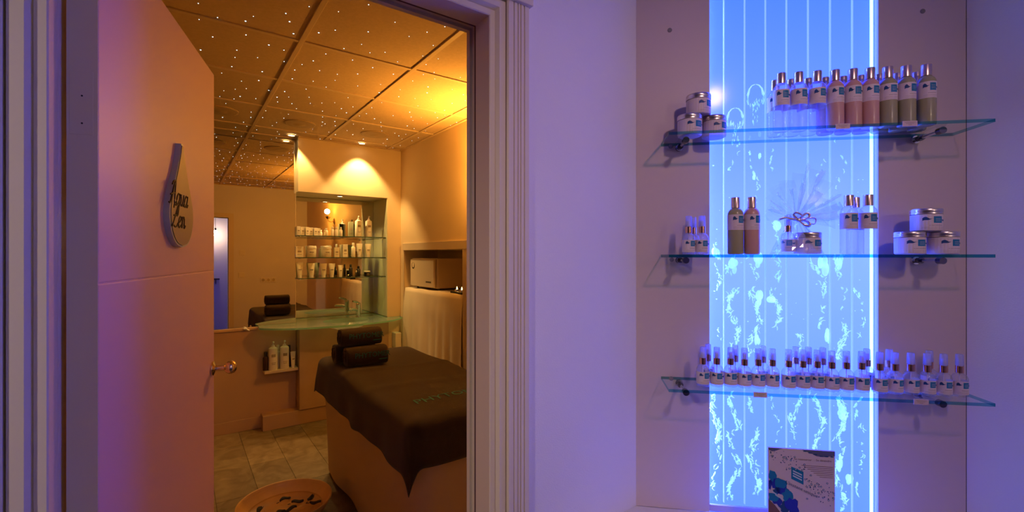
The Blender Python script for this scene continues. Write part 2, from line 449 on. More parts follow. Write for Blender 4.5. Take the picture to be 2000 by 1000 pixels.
# ------------------------------------------------------------------ door frame
def sweep(prof, ztop=ZO):
    b = MB(); loops = []
    for corner in range(4):
        L = []
        for o, y in prof:
            p = [(XO0 - o, y, 0), (XO0 - o, y, ztop + o), (XO1 + o, y, ztop + o), (XO1 + o, y, 0)][corner]
            L.append(b.bm.verts.new(p))
        loops.append(L)
    n = len(prof)
    for i in range(3):
        for k in range(n): b._f([loops[i][k], loops[i][(k + 1) % n], loops[i + 1][(k + 1) % n], loops[i + 1][k]])
    b._f(loops[0]); b._f(loops[3][::-1])
    return b
prof = [(0, .902), (.002, .900), (.0145, .900), (.016, .903), (.0175, .900), (.0225, .892), (.039, .892), (.0415, .900), (.042, 1.0), (.012, 1.0), (.012, .962), (0, .962)]
tf = struct(sweep(prof).build('trim_1', M_frame))
sweep([(.0005, .962), (.0005, .969), (.0118, .969), (.0118, .962)]).build('seal', mat('dark_seal', (0.10, 0.05, 0.05), 0.8), tf)
sweep([(.005, 1.0), (.005, 1.014), (.07, 1.014), (.07, 1.0)]).build('room_casing', M_frame, tf)
MB().box(XO0 - .013, XO0, .9625, 1.03, 0, ZO).build('jamb_lining', M_frame, tf)
for nm, sg in (('left', -1), ('right', 1)):
    x0 = XO1 + .042 if sg > 0 else XO0 - .042
    # fluted pilaster: profile in plan, extruded up
    W_ = 0.066; pr = [(0, .900), (0, .890), (.003, .886)]
    for g in (.016, .028, .036, .047):
        pr += [(g, .886), (g + .001, .8895), (g + .003, .8895), (g + .004, .886)]
    pr += [(W_ - .003, .886), (W_, .890), (W_, .900)]
    poly = [(x0 + sg * o, y) for o, y in pr]
    MB().prismz(poly if sg > 0 else poly[::-1], 0, 2.085).build('pilaster', M_frame, tf)
b = MB(); b.box(XO0 - .042 - .07, XO1 + .042 + .07, .876, .90, 2.085, 2.20, .002); b.box(XO0 - .042 - .08, XO1 + .042 + .08, .862, .90, 2.20, 2.225, .003)
b.build('head_cap', M_frame, tf)
struct(MB().box(XO1 + .11, CX, .888, .90, 0, .10, .003).build('baseboard_front', M_frame))

# ------------------------------------------------------------------ open door leaf
DA = math.atan2(.964, .265); DO = (-0.104, 0.976, 0)
LW, LT, LH = 0.715, 0.04, 2.03
door = bpy.data.objects.new('door_1', None); C.objects.link(door); door.location = DO; door.rotation_euler = (0, 0, DA); struct(door, 'plain cream door swung open into the amber treatment room')
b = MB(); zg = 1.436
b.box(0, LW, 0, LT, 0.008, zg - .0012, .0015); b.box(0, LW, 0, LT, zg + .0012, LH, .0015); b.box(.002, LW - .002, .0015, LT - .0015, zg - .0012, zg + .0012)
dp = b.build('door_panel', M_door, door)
MB().box(-.0008, 0, 0.0005, LT - .0005, .009, LH - .001).build('edge_band', M_frame, door)
for zz in (.28, 1.72):
    h = MB().box(-.0012, .001, .006, .036, zz - .05, zz + .05, .0006).build('hinge_plate', M_frame, door)
    sb = MB()
    for q in (-.032, .011): sb.cyl((-.0018, .020, zz + q), (-.001, .020, zz + q), .0014, 8)
    sb.build('screw', M_dark, h)
hz = 1.144; hk = 0.690
hd = MB()
hd.sm = True
mt = lambda y0: Matrix.Translation((hk, y0, hz)) @ Matrix.Rotation(R(90), 4, 'X')
hd.lathe([(.001, .0), (.0205, .0), (.0215, .002), (.0205, .005), (.015, .007), (.0085, .009), (.0075, .014), (.0075, .032), (.010, .034), (.016, .038), (.0195, .045), (.0195, .052), (.016, .060), (.009, .064), (.001, .065)], 24, mtx=mt(0))
hd.build('door_knob', M_brass, door, smooth=50)
hd = MB(); hd.sm = True
mt2 = Matrix.Translation((hk, LT, hz)) @ Matrix.Rotation(R(-90), 4, 'X')
hd.lathe([(.001, .0), (.0205, .0), (.0215, .002), (.0205, .005), (.015, .007), (.0085, .009), (.0075, .032), (.016, .038), (.0195, .045), (.0195, .052), (.009, .064), (.001, .065)], 24, mtx=mt2)
hd.build('door_knob', M_brass, door, smooth=50)

# teardrop sign on the door
sg_ = thing('door_sign', 'grey metal teardrop sign lettered Aqua Zen on the open door', 'sign', DO, DA)
kx, z0, z1 = 0.370, 1.500, 1.742
right = [(.0, 0), (.035, .006), (.062, .022), (.079, .046), (.085, .072), (.080, .098), (.066, .126), (.048, .154), (.030, .184), (.016, .212), (.009, .230), (.006, .242)]
def smooth_pts(P, n=4):
    out = []
    for i in range(len(P) - 1):
        p0 = P[max(i - 1, 0)]; p1 = P[i]; p2 = P[i + 1]; p3 = P[min(i + 2, len(P) - 1)]
        for k in range(n):
            t = k / n
            out.append(tuple(0.5 * (2 * p1[a] + (p2[a] - p0[a]) * t + (2 * p0[a] - 5 * p1[a] + 4 * p2[a] - p3[a]) * t * t + (3 * p1[a] - p0[a] - 3 * p2[a] + p3[a]) * t ** 3) for a in range(len(p1))))
    out.append(P[-1]); return out
rp = smooth_pts(right, 3)
poly = [(kx + x, z0 + z) for x, z in rp] + [(kx - x, z0 + z) for x, z in rp[::-1] if x > .0005]
b = MB(); b.prism(poly, -.012, 0)
inn = [(kx + (x - kx) * .93, z0 + .121 + (z - z0 - .121) * .965) for x, z in poly]
pb = b.build('sign_plate', M_steel, sg_)
b = MB(); b.prism(inn, -.0135, -.0118); b.build('sign_face', mat('sign_face', (0.24, 0.18, 0.16), 0.45, 0.15), sg_)
# hand-drawn script letters as engraved strokes (x right, z up; unit 1 = x-height)
STROKES = {
 'A': (1.5, [[(-.15, .05), (0, 0), (.25, .15), (.7, 1.3), (1.0, 1.95), (1.1, 2.0)], [(1.1, 2.0), (1.08, 1.0), (1.12, .25), (1.3, .05), (1.5, .2)], [(.1, .7), (.5, .85), (1.25, .95)], [(.35, 1.6), (.6, 1.9), (.95, 2.0)]]),
 'q': (1.05, [[(.85, .85), (.5, 1.0), (.15, .6), (.2, .1), (.5, 0), (.85, .5)], [(.9, 1.0), (.82, .0), (.72, -.8), (.5, -.95), (.45, -.6), (.8, -.1), (1.1, .25)]]),
 'u': (1.05, [[(.05, .7), (.2, 1.0), (.2, .3), (.35, .0), (.6, .1), (.8, .6)], [(.85, 1.0), (.8, .25), (.95, 0), (1.1, .2)]]),
 'a': (1.05, [[(.85, .85), (.5, 1.0), (.15, .6), (.2, .1), (.5, 0), (.85, .5)], [(.9, 1.0), (.82, .25), (.95, .0), (1.15, .25)]]),
 'Z': (1.55, [[(.2, 1.6), (.35, 1.95), (.7, 1.85), (1.1, 1.95), (1.3, 2.05), (.9, 1.3), (.45, .5), (.15, .05), (.45, .15), (.9, 0), (1.3, .1), (1.5, .35)], [(.3, .95), (.7, 1.02), (1.15, 1.0)]]),
 'e': (.85, [[(.05, .4), (.5, .5), (.7, .8), (.5, 1.0), (.2, .75), (.15, .25), (.4, 0), (.85, .25)]]),
 'n': (1.1, [[(.05, .7), (.2, 1.0), (.2, .5), (.18, 0)], [(.2, .5), (.45, .95), (.7, .95), (.75, .5), (.8, .1), (.95, 0), (1.15, .25)]]),
}
b = MB()
def script(word, x, z, u):
    for ch in word:
        w_, st = STROKES[ch]
        for s in st:
            pts = smooth_pts([(x + (px + .22 * pz) * u, z + pz * u) for px, pz in s], 3)
            b.tube([(p[0], -.0137, p[1]) for p in pts], .0017, 5, 0.5 if False else 1.0)
        x += w_ * u
script('Aqua', kx - .092, z0 + .096, .0265)
script('Zen', kx - .080, z0 + .045, .0265)
b.build('sign_lettering', M_engr, sg_)

# ------------------------------------------------------------------ diagonal wall: side boards, recess, ledge
sL, sR = s_at(1386), s_at(1715.5)
SW = 0.862; ZL, ZT = 0.735, 2.245
rd_ = 0.016
wc = struct(MB().box(0.0, SW, .075, .12, 0, ZC).box(0, sL, .001, .075, 0, ZL - .03).box(sR, SW, .001, .075, 0, ZL - .03).box(sL, sR, .001, .075, 0, ZL - .02).build('wall_corner', M_board, loc=D(0, 0), rotz=DROT))
MB().box(0.001, sL, 0, rd_ - .002, ZL, ZT - .001, .001).box(0.001, sL - .03, rd_ - .002, .074, ZL, ZT - .001).build('side_panel', M_board, wc)
MB().box(sR, SW - .001, 0, .074, ZL, ZT - .001, .001).build('side_panel', M_board, wc)
MB().box(0.001, SW - .001, 0, .074, ZT + .001, ZC, .001).build('header_panel', M_board, wc)
for px, py in ((1308, 59), (1802, 22), (1310, 286), (1803, 268), (1312, 507), (1311, 739)):
    s, z = s_at(px), z_at(px, py)
    MB().lathe([(.0065, 0), (.0065, .0012), (.005, .002), (.001, .002)], 14, mtx=Matrix.Translation((s, 0, z)) @ Matrix.Rotation(R(90), 4, 'X')).build('screw_cap', mat('grey_screw_cap', (0.22, 0.20, 0.24), 0.4), wc)
# ledge at the foot of the diagonal wall
n_ = 0.32
poly = [(CX, CY), (CX - n_ / Q, CY), D(0.862, n_)[:2], (XH, YH - n_ / Q), (XH, YH)]
poly = [(CX, CY - .001), (CX - n_ / Q, CY - .001), (XH - .001, YH - n_ / Q), (XH - .001, YH)]
tl = struct(MB().prismz(poly, ZL - .03, ZL).build('trim_2', mat('ledge_laminate', (0.72, 0.68, 0.70), 0.4)))
poly2 = [(CX, CY - .02), (CX - n_ / Q + .04, CY - .02), (XH - .02, YH - n_ / Q + .04), (XH - .02, YH)]
MB().prismz(poly2, 0, ZL - .03).build('ledge_front', M_board, tl)

# bubble wall
bw = thing('bubble_wall', 'tall glowing blue water bubble panel set into the corner wall', 'light panel', D(0, 0), DROT)
rd = 0.016
def panel_back():
    m = bpy.data.materials.new('backlit_blue'); m.use_nodes = True
    nt = m.node_tree; p = nt.nodes['Principled BSDF']
    p.inputs['Base Color'].default_value = (0.02, 0.03, 0.05, 1); p.inputs['Specular IOR Level'].default_value = 0.0; p.inputs['Roughness'].default_value = 0.6
    tc = nt.nodes.new('ShaderNodeTexCoord'); sp = nt.nodes.new('ShaderNodeSeparateXYZ'); nt.links.new(tc.outputs['Generated'], sp.inputs[0])
    rp_ = nt.nodes.new('ShaderNodeValToRGB'); e = rp_.color_ramp.elements
    e[0].position = 0.0; e[0].color = (0.16, 0.37, 11, 1)
    e[1].position = 1.0; e[1].color = (0.09, 0.27, 10, 1)
    a = e.new(0.25); a.color = (0.21, 0.44, 12.5, 1)
    a = e.new(0.5); a.color = (0.31, 0.55, 14, 1)
    a = e.new(0.75); a.color = (0.18, 0.38, 12, 1)
    nt.links.new(sp.outputs['Z'], rp_.inputs['Fac'])
    nt.links.new(rp_.outputs['Color'], p.inputs['Emission Color']); p.inputs['Emission Strength'].default_value = 0.95
    return m
MB().box(sL - .028, sR, .034, .046, ZL, ZT + .03).build('back_light', panel_back(), bw)
MB().box(sL - .02, sR, rd, rd + .003, ZL + .02, ZT).build('front_sheet', clear('acrylic', (0.98, 0.99, 1.0), 0.10, 1.2, 0.02), bw)
ribs = [1413, 1453.5, 1494, 1535, 1577, 1620, 1663]
M_rib = milky('acrylic_rib', (0.70, 0.80, 1.0), 0.6, (0.13, 0.24, 0.4))  # faint emission stands in for edge light caught by the ribs
rs = []
for px in ribs:
    s = s_at(px, -.026); rs.append(s)
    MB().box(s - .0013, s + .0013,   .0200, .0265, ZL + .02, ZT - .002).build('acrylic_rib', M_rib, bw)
M_led = mat('led_strip', (0.9, 1, 1), 0.4, emit=(0.36, 0.90, 1.0), estr=2.2)
MB().box(sR - .011, sR - .006, rd - .003, rd + .003, ZL + .02, ZT + .02).build('led_strip', M_led, bw)
MB().box(sL - .022, sL - .008, rd + .004, rd + .012, ZL + .02, ZT + .02).build('led_strip', mat('led_strip_fill', (0.9, 1, 1), 0.4, emit=(0.45, 0.85, 1.0), estr=28), bw)  # hidden strip, added to brighten the bubbles from the left
MB().box(sL + .001, sR - .001, .006, rd - .001, ZL, ZL + .018, .001).build('base_trim', M_board, bw)
# bubbles: big bells one by one, the swarm as uncountable foam
M_bub = milky('bubble_foam_glow', (0.93, 0.98, 1.0), 0.45, (0.13, 0.32, 0.4))  # bubbles emit a little, in place of the LED light they scatter
def bell(px, py, w_, h_):
    s, z = s_at(px, -.026), z_at(px, py, -.026); k = 1.33 / FPX
    W2, H = w_ * k * .45, h_ * k
    b = MB(); b.sm = True
    for sg2 in (-1, 1):          # the bright rim of the rising cap
        b.tube([(s + sg2 * W2 * q, .027, z + H * zz) for q, zz in ((.05, 1.0), (.45, .95), (.8, .78), (.98, .5), (1.0, .2), (.93, 0))], [.0010, .0016, .0022, .0034, .0032, .0016], 6)
    for q in range(16):          # ragged foam skirt and the tail under it
        x = s + random.uniform(-.75, .75) * W2; zz = z + random.uniform(-.1, .25) * H
        b.tube([(x, .027, zz - .006), (x + random.uniform(-.002, .002), .026, zz), (x, .027, zz + .006)], [.0006, .0011, .0005], 5)
    for q in range(14):
        x = s + random.uniform(-.4, .4) * W2; zz = z - random.uniform(.1, 1.0) * H
        b.tube([(x, .028, zz - .005), (x + random.uniform(-.002, .002), .027, zz), (x, .028, zz + .005)], [.0005, .0010, .0005], 5)
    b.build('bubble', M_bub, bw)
bell(1436, 246, 32, 36); bell(1476, 204, 32, 40)
b = MB(); b.sm = True
edges = [sL + .004] + rs + [sR - .008]
def stroke(s, z, L, w_, ang, curl, y=.027):
    pts = []; rad = []
    for i in range(6):
        t = i / 5 - .5; a = ang + curl * t
        pts.append((s + math.sin(a) * L * t + curl * L * .25 * (t * t), y + random.uniform(-.001, .001), z + math.cos(a) * L * t))
        rad.append(w_ * (.25 + .75 * math.sin(math.pi * (i + .6) / 6.2)) * random.uniform(.75, 1.2))
    b.tube(pts, rad, 6, .7)
#            channel: list of (py from, py to, how dense 0..1)
streams = {0: [(480, 500, .7), (515, 560, .5), (640, 660, .4), (765, 860, 1.0), (860, 970, .5)],
           1: [(250, 330, .25), (505, 530, .9), (560, 690, 1.0), (765, 840, .9), (845, 970, .9)],
           2: [(290, 460, .35), (500, 540, .5), (560, 690, 1.0), (775, 800, .8), (830, 960, 1.0)],
           3: [(255, 330, .15), (430, 500, .5), (505, 560, .5), (575, 640, .9), (780, 900, .35)],
           4: [(440, 500, .3), (650, 700, .6), (765, 850, .8)],
           5: [(300, 380, .12), (505, 570, .9), (590, 640, .6), (765, 880, .9)],
           6: [(270, 420, .2), (500, 540, .8), (560, 600, .3), (630, 700, 1.0), (765, 860, 1.0), (880, 990, .8)],
           7: [(560, 650, .35), (780, 840, .5), (870, 960, .35)]}
for ch, segs in streams.items():
    e0, e1 = edges[ch], edges[ch + 1]; wid = e1 - e0
    for y0, y1, den in segs:
        pxm = 1386 + 41 * ch
        za, zb = z_at(pxm, y1, -.026), z_at(pxm, y0, -.026)
        ph = random.uniform(0, 6.28); z = za
        while z < zb:
            cs = e0 + wid * (.5 + .22 * math.sin(ph + z * 38))
            slope = .22 * wid * 38 * math.cos(ph + z * 38)
            nst = 1 + int(den * random.uniform(1.4, 4.6))
            spread = .003 + .009 * den * random.random()
            base = math.atan(slope) * .8 + random.uniform(-.25, .25)
            for q in range(nst):
                s = min(max(cs + random.uniform(-1, 1) * spread, e0 + .006), e1 - .006)
                L = random.uniform(.007, .021) * (.7 + .5 * den)
                L = min(L, .05)
                stroke(s, z + random.uniform(-.008, .008), L, random.uniform(.0014, .0036), base + random.uniform(-.35, .35), random.uniform(-1.2, 1.2), random.uniform(.0245, .029))
            z += random.uniform(.008, .026) / (.45 + den)
# tiny lone bubbles
for q in range(90):
    ch = random.randrange(8); e0, e1 = edges[ch], edges[ch + 1]
    s = random.uniform(e0 + .006, e1 - .006); z = random.uniform(ZL + .05, 1.75)
    r = random.uniform(.0006, .0018); b.sphere((s, .027, z), (r * 1.5, r, r), 6, 4)
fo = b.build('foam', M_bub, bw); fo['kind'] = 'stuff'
# larger smooth bubbles, rising singly
for px, py, w_, h_ in ((1397, 488, 20, 30), (1432, 520, 24, 28), (1480, 512, 22, 34), (1483, 585, 16, 34), (1607, 520, 20, 44), (1641, 512, 20, 28), (1508, 585, 22, 20), (1616, 655, 12, 36), (1645, 806, 18, 30), (1660, 940, 14, 22), (1640, 905, 12, 30), (1480, 660, 12, 30), (1518, 440, 18, 26), (1483, 303, 8, 14), (1473, 345, 8, 16)):
    s, z = s_at(px, -.026), z_at(px, py, -.026); k = 1.33 / FPX
    b = MB(); b.sm = True
    for q in range(4):
        b.sphere((s + random.uniform(-.25, .25) * w_ * k, .028, z + random.uniform(-.3, .3) * h_ * k), (w_ * k * random.uniform(.18, .34), .003, h_ * k * random.uniform(.2, .36)), 9, 6)
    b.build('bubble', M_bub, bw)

# ------------------------------------------------------------------ glass display shelves
SH0, SH1, SHN, SHT = 0.072, 0.829, 0.132, 0.008
shz = [1.812, 1.480, 1.124]         # top faces
shelves = []
for nm, z in zip(('top', 'middle', 'bottom'), shz):
    z += 0 if nm != 'middle' else .004
    t = thing('glass_shelf', {'top': 'uppermost clear glass shelf, carrying three jars and tall lotion bottles', 'middle': 'middle clear glass shelf, carrying the wrapped gift set', 'bottom': 'lowest clear glass shelf, carrying a long row of spray bottles'}[nm], 'shelf', D(0, 0, z), DROT, 'glass shelves before the bubble panel')
    b = MB(); b.prismz([(SH0, -SHN), (SH1, -SHN), (SH1, -.0005), (SH0, -.0005)], -SHT, 0, side=1)
    b.build('glass_pane', [M_glass, M_edge], t)
    for s in (0.122, 0.737):
        br = MB().cyl((s, -.002, -.016), (s, -.095, -.016), .004, 12).build('bracket', M_chrome, t)
        MB().cyl((s, 0, -.016), (s, -.008, -.016), .0105, 16).cyl((s, -.008, -.016), (s, -.014, -.016), .0075, 16).build('wall_boss', M_chrome, br)
        MB().cyl((s, -.088, -.016), (s, -.104, -.016), .0085, 16).build('end_clamp', mat('dark_chrome', (0.16, 0.15, 0.18), 0.12, 1.0), br)
        MB().cyl((s, -.02, -.016), (s, -.028, -.016), .008, 14).build('end_clamp', MATS['dark_chrome'], br)
    shelves.append(t)
ZSH = [shz[0], shz[1] + .004, shz[2]]
for px, k, lab in ((1646, 0, 'small pink price tag on top shelf edge beneath the pink lotions'), (1777, 0, 'small pink price tag on top shelf edge beneath the green lotions'), (1485, 2, 'small pink price tag on bottom shelf edge before the lit panel'), (1799, 2, 'small pink price tag on bottom shelf edge before the plain board')):
    s = s_at(px, SHN + .001); z = ZSH[k]
    t = thing('price_tag', lab, 'tag', D(s, SHN + .0006, z - .004), DROT, 'price tags on the glass shelves')
    MB().box(-.0165, .0165, -.0012, 0, -.007, .0065, .0003).build('card', M_tag, t)
    b = MB()
    for q, wq in ((.003, .012), (0, .009), (-.003, .004)): b.box(-wq, wq, -.0016, -.0012, q - .0006, q + .0006)
    b.build('print', M_line, t)

# ---- bottle kinds
def logo_label(r, za, zb, zs0, zs1, sq=.0155, wave=.014, span=2.2, lines=True):
    """paper sleeve (0) with the blue square and wave mark (1, 2) and fine print lines (3)"""
    b = MB(); b.keepn = True
    b.mi = 0; b.patch(r, -span, span, za, zb, 22)
    a = sq / r / 2; off = 3.0 / 100 / 1 * 0
    b.mi = 1; b.patch(r + .0003, -a + .25, a + .25, zs0, zs1, 3)
    zc = (zs0 + zs1) / 2 + (zs1 - zs0) * .15; hh = (zs1 - zs0)
    wl = wave / r
    b.mi = 2
    b.patch(r + .0003, .25 - a - wl, .25 - a, lambda t: zc - hh * (.30 - .28 * t) + hh * .05 * math.sin(9 * t), lambda t: zc + hh * (.28 * math.sin(math.pi * min(1, t * 1.5 + .1)) + .02) * (1 if t < .6 else .5), 8)
    b.patch(r + .0003, .25 + a, .25 + a + wl * .8, lambda t: zc - hh * .25 - hh * .15 * math.sin(3 * t), lambda t: zc - hh * .15 + hh * .18 * t * t, 6)
    if lines:
        b.mi = 3
        for q in (.16, .07):
            zz = za + (zb - za) * q; b.patch(r + .0002, -.8, .9, zz, zz + .0007, 6)
        zz = za + (zs0 - za) * .62; b.patch(r + .0002, -.35, .65, zz, zz + .0012, 4)
    # three pale rules on the square
    b.mi = 0
    for q in (.25, .45, .65):
        zz = zs0 + (zs1 - zs0) * q; b.patch(r + .0005, .25 - a * .6, .25 + a * .6, zz, zz + .0005, 2)
    return b
LBM = [M_label, M_blue, M_navy, M_line]
TALL_R, TALL_H = 0.0200, 0.155
def tall_bottle(name, label, liquid, loc, rz, group):
    t = thing(name, label, 'bottle', loc, rz, group)
    b = MB(); b.sm = True
    b.lathe([(.001, 0), (.017, 0), (.0192, .0015), (.0200, .004), (.0200, .106), (.0192, .113), (.0165, .119), (.0125, .1235), (.0095, .126), (.0095, .128), (.001, .128)], 28)
    b.build('bottle_body', liquid, t, smooth=40)
    logo_label(.02012, .066, .1075, .0845, .1035).build('label', LBM, t)
    b = MB(); b.sm = True
    b.lathe([(.001, .1262), (.0112, .1262), (.0112, .1268), (.0112, .153), (.0106, .1545), (.001, .1548)], 24)
    cp = b.build('cap', M_cap, t, smooth=40)
    return t
def spray_bottle(label, loc, rz, group):
    t = thing('spray_bottle', label, 'bottle', loc, rz, group)
    b = MB(); b.sm = True
    b.lathe([(.001, 0), (.0145, 0), (.0165, .0012), (.0173, .004), (.0173, .041), (.0168, .046), (.0150, .051), (.0115, .0555), (.0080, .058), (.0075, .0605), (.001, .0605)], 26)
    b.build('bottle_body', M_clear, t, smooth=40)
    logo_label(.01742, .0065, .0400, .0225, .0375, sq=.0140, wave=.013, span=2.4, lines=True).build('label', LBM, t)
    b = MB(); b.sm = True; b.lathe([(.001, .0595), (.0088, .0595), (.0088, .0765), (.001, .0768)], 20); b.build('collar', M_gold, t, smooth=40)
    b = MB(); b.sm = True; b.lathe([(.001, .0768), (.0052, .0768), (.0052, .092), (.0045, .0935), (.001, .094)], 14)
    b.build('spray_nozzle', mat('pump_plastic', (0.72, 0.70, 0.86), 0.4), t, smooth=40)
    b = MB(); b.sm = True; b.lathe([(.0087, .0770), (.0086, .085), (.0078, .1045), (.0070, .106), (.001, .1062)], 20, cap=False); b.build('clear_cap', M_clearcap, t, smooth=40)
    b = MB(); b.sm = True; b.cyl((0, 0, .012), (0, 0, .060), .0012, 6); b.build('dip_tube', M_label, t)
    return t
def cosmetic_jar(label, loc, rz, group):
    t = thing('cosmetic_jar', label, 'jar', loc, rz, group)
    b = MB(); b.sm = True
    b.lathe([(.001, 0), (.028, 0), (.0312, .002), (.0320, .005), (.0320, .040), (.0310, .0435), (.001, .0435)], 32)
    b.build('jar_body', mat('jar_cream', (0.70, 0.58, 0.55), 0.4), t, smooth=40)
    logo_label(.03212, .0035, .0425, .021, .0375, sq=.021, wave=.022, span=2.6, lines=True).build('label', LBM, t)
    b = MB(); b.sm = True
    b.lathe([(.001, .0437), (.0318, .0437), (.0330, .0445), (.0330, .048), (.0324, .0485), (.0330, .0495), (.0330, .0560), (.0318, .0578), (.0290, .0580), (.0285, .0574), (.001, .0574)], 32)
    b.build('lid', M_lid, t, smooth=40)
    return t
def face(px, n, extra=0.0):          # turn a little towards the middle of the hall
    return DROT + R(8) + extra

# top shelf: jars
zt = ZSH[0]
jr = []
proto_jar = cosmetic_jar('round jar at the left end of the top shelf, under another jar', D(s_at(1347, .070), .070, zt), DROT + R(22), 'jars on the glass shelves')
dup(proto_jar, D(s_at(1394, .045), .045, zt), DROT + R(30), 'round jar on top shelf at the edge of the lit panel, under another')
dup(proto_jar, D(s_at(1364, .060), .060, zt + .0582), DROT + R(34), 'round jar stacked on top of two others on the top shelf')
# top shelf: tall bottles
fr = [(1526, 'clear'), (1560, 'clear'), (1596, 'clear'), (1631, 'pink'), (1665.5, 'pink'), (1699, 'pink'), (1734, 'green'), (1770, 'green'), (1809, 'green')]
bk = [(1514, 'clear'), (1545, 'clear'), (1578, 'clear'), (1611, 'pink'), (1646, 'pink'), (1681, 'pink'), (1717, 'green'), (1753, 'green'), (1790, 'green')]
LIQ = {'clear': M_clear, 'pink': M_pink, 'green': M_green}
NAMEK = {'clear': 'clear_bottle', 'pink': 'pink_lotion_bottle', 'green': 'green_lotion_bottle'}
protos = {}
def tall(kind, px, n, z, rz, lab, grp):
    loc = D(s_at(px, n), n, z)
    if kind not in protos:
        protos[kind] = tall_bottle(NAMEK[kind], lab, LIQ[kind], loc, rz, grp); return protos[kind]
    return dup(protos[kind], loc, rz, lab, grp)
P3 = {'clear': ['leftmost', 'middle', 'rightmost'], 'pink': ['leftmost', 'middle', 'rightmost'], 'green': ['leftmost', 'middle', 'rightmost']}
cnt = {'clear': 0, 'pink': 0, 'green': 0}
for px, k in fr:
    w3 = P3[k][cnt[k]]; cnt[k] += 1
    tall(k, px, .088 if k != 'x' else 0, zt, DROT + R(random.uniform(-4, 10)), f'{w3} of three tall {k} bottles in the front row of the top shelf', f'tall {k} bottles on the top shelf')
cnt = {'clear': 0, 'pink': 0, 'green': 0}
for px, k in bk:
    w3 = P3[k][cnt[k]]; cnt[k] += 1
    tall(k, px, .036, zt, DROT + R(random.uniform(-10, 12)), f'{w3} of three tall {k} bottles hidden in the back row of the top shelf', f'tall {k} bottles on the top shelf')
# middle shelf
zm = ZSH[1]
proto_spray = spray_bottle('small spray bottle nearest the left end of the middle shelf', D(s_at(1345, .085), .085, zm), DROT + R(15), 'spray bottles on the middle shelf')
dup(proto_spray, D(s_at(1371, .085), .085, zm), DROT + R(5), 'small spray bottle on middle shelf just left of the lit panel edge', 'spray bottles on the middle shelf')
dup(proto_spray, D(s_at(1354, .040), .040, zm), DROT + R(10), 'small spray bottle standing behind the pair at the middle shelf end', 'spray bottles on the middle shelf')
tall('green', 1436.5, .085, zm, DROT + R(14), 'olive green lotion bottle standing alone beside a pink one on the middle shelf', 'tall bottles on the middle shelf')
tall('pink', 1468, .085, zm, DROT + R(20), 'pink lotion bottle beside the olive one on the middle shelf', 'tall bottles on the middle shelf')
tall('clear', 1658, .088, zm, DROT + R(-2), 'clear bottle on the middle shelf nearest the wrapped gift set', 'tall bottles on the middle shelf')
tall('clear', 1695.5, .088, zm, DROT + R(-4), 'clear bottle on the middle shelf in front of the bright light strip', 'tall bottles on the middle shelf')
tall('clear', 1670, .036, zm, DROT, 'clear bottle standing behind the two front ones on the middle shelf', 'tall bottles on the middle shelf')
dup(proto_jar, D(s_at(1777, .075), .075, zm), DROT + R(2), 'round jar under a stacked one on the middle shelf, nearer the lit panel')
dup(proto_jar, D(s_at(1841, .075), .075, zm), DROT + R(6), 'round jar under a stacked one on the middle shelf, farther from the panel')
dup(proto_jar, D(s_at(1809, .075), .075, zm + .0582), DROT - R(2), 'round jar stacked on top of two jars at the right of the middle shelf')
# gift set
gs = thing('spray_bottle', 'x', 'bottle'); bpy.data.objects.remove(gs)
dup(proto_spray, D(s_at(1539, .070), .070, zm + .001), DROT - R(25), 'small spray bottle wrapped in cellophane beside a jar', 'spray bottles on the middle shelf')
dup(proto_jar, D(s_at(1577, .066), .066, zm + .001), DROT + R(12), 'round jar wrapped in cellophane under the silver bow', 'jars on the glass shelves')
gw = thing('gift_wrap', 'crinkled clear cellophane gift wrap tied with a bow on middle shelf', 'wrapping', D(s_at(1556, .068), .068, zm), DROT)
M_cel = clear('cellophane', (0.97, 0.98, 1.0), 0.12, 1.5, 0.10, (0.9, 0.97, 1), (0.70, 0.80, 0.95))
M_cel2 = clear('cellophane_fold', (0.90, 0.96, 1.0), 0.12, 1.5, 0.42, (0.92, 0.98, 1), (0.8, 0.9, 1))
NK = .093                            # height of the tied neck
def tent(u, v):
    a = 2 * math.pi * u; f = v
    wr = 1 + .10 * math.sin(9 * a + 5 * f) * (.3 + f)
    rx = (.058 * (1 - f) ** .75 + .006) * wr; ry = (.042 * (1 - f) ** .8 + .005) * wr
    return (rx * math.cos(a), ry * math.sin(a), .001 + NK * f ** (1.0 if f > .4 else 1.0))
b = MB(); b.sm = False; b.grid(tent, 40, 10); b.build('cellophane_tent', M_cel, gw)
b = MB()
rnd = random.Random(11)
def blade(ang, L, w_, tilt, mi=0):
    b.mi = mi
    d = Vector((math.sin(ang), tilt, math.cos(ang))); q = Vector((math.cos(ang), 0, -math.sin(ang)))
    base = Vector((0, 0, NK)); rows = 5; prev = None
    for i in range(rows + 1):
        f = i / rows; c = base + d * (L * f)
        ww = w_ * (f ** .8) + .002; j = (rnd.uniform(-1, 1) * .006 * f, rnd.uniform(-1, 1) * .006 * f, rnd.uniform(-1, 1) * .006 * f)
        m3 = Vector((j[0], .010 * f * rnd.uniform(-1, 1), j[2]))
        cur = [b.bm.verts.new(c - q * ww + Vector((rnd.uniform(-.003, .003), .008 * f * rnd.uniform(-1, 1), rnd.uniform(-.003, .003)))), b.bm.verts.new(c + m3), b.bm.verts.new(c + q * ww + Vector((rnd.uniform(-.003, .003), .008 * f * rnd.uniform(-1, 1), rnd.uniform(-.003, .003))))]
        if prev:
            b._f([prev[0], prev[1], cur[1], cur[0]]); b._f([prev[1], prev[2], cur[2], cur[1]])
        prev = cur
for ang, L, w_ in ((-78, .075, .016), (-60, .085, .02), (-42, .10, .022), (-25, .105, .022), (-8, .11, .02), (8, .13, .02), (18, .14, .02), (30, .12, .024), (48, .10, .02), (66, .11, .02), (80, .115, .02), (92, .10, .018)):
    blade(R(ang), L, w_, rnd.uniform(-.35, .35), 0)
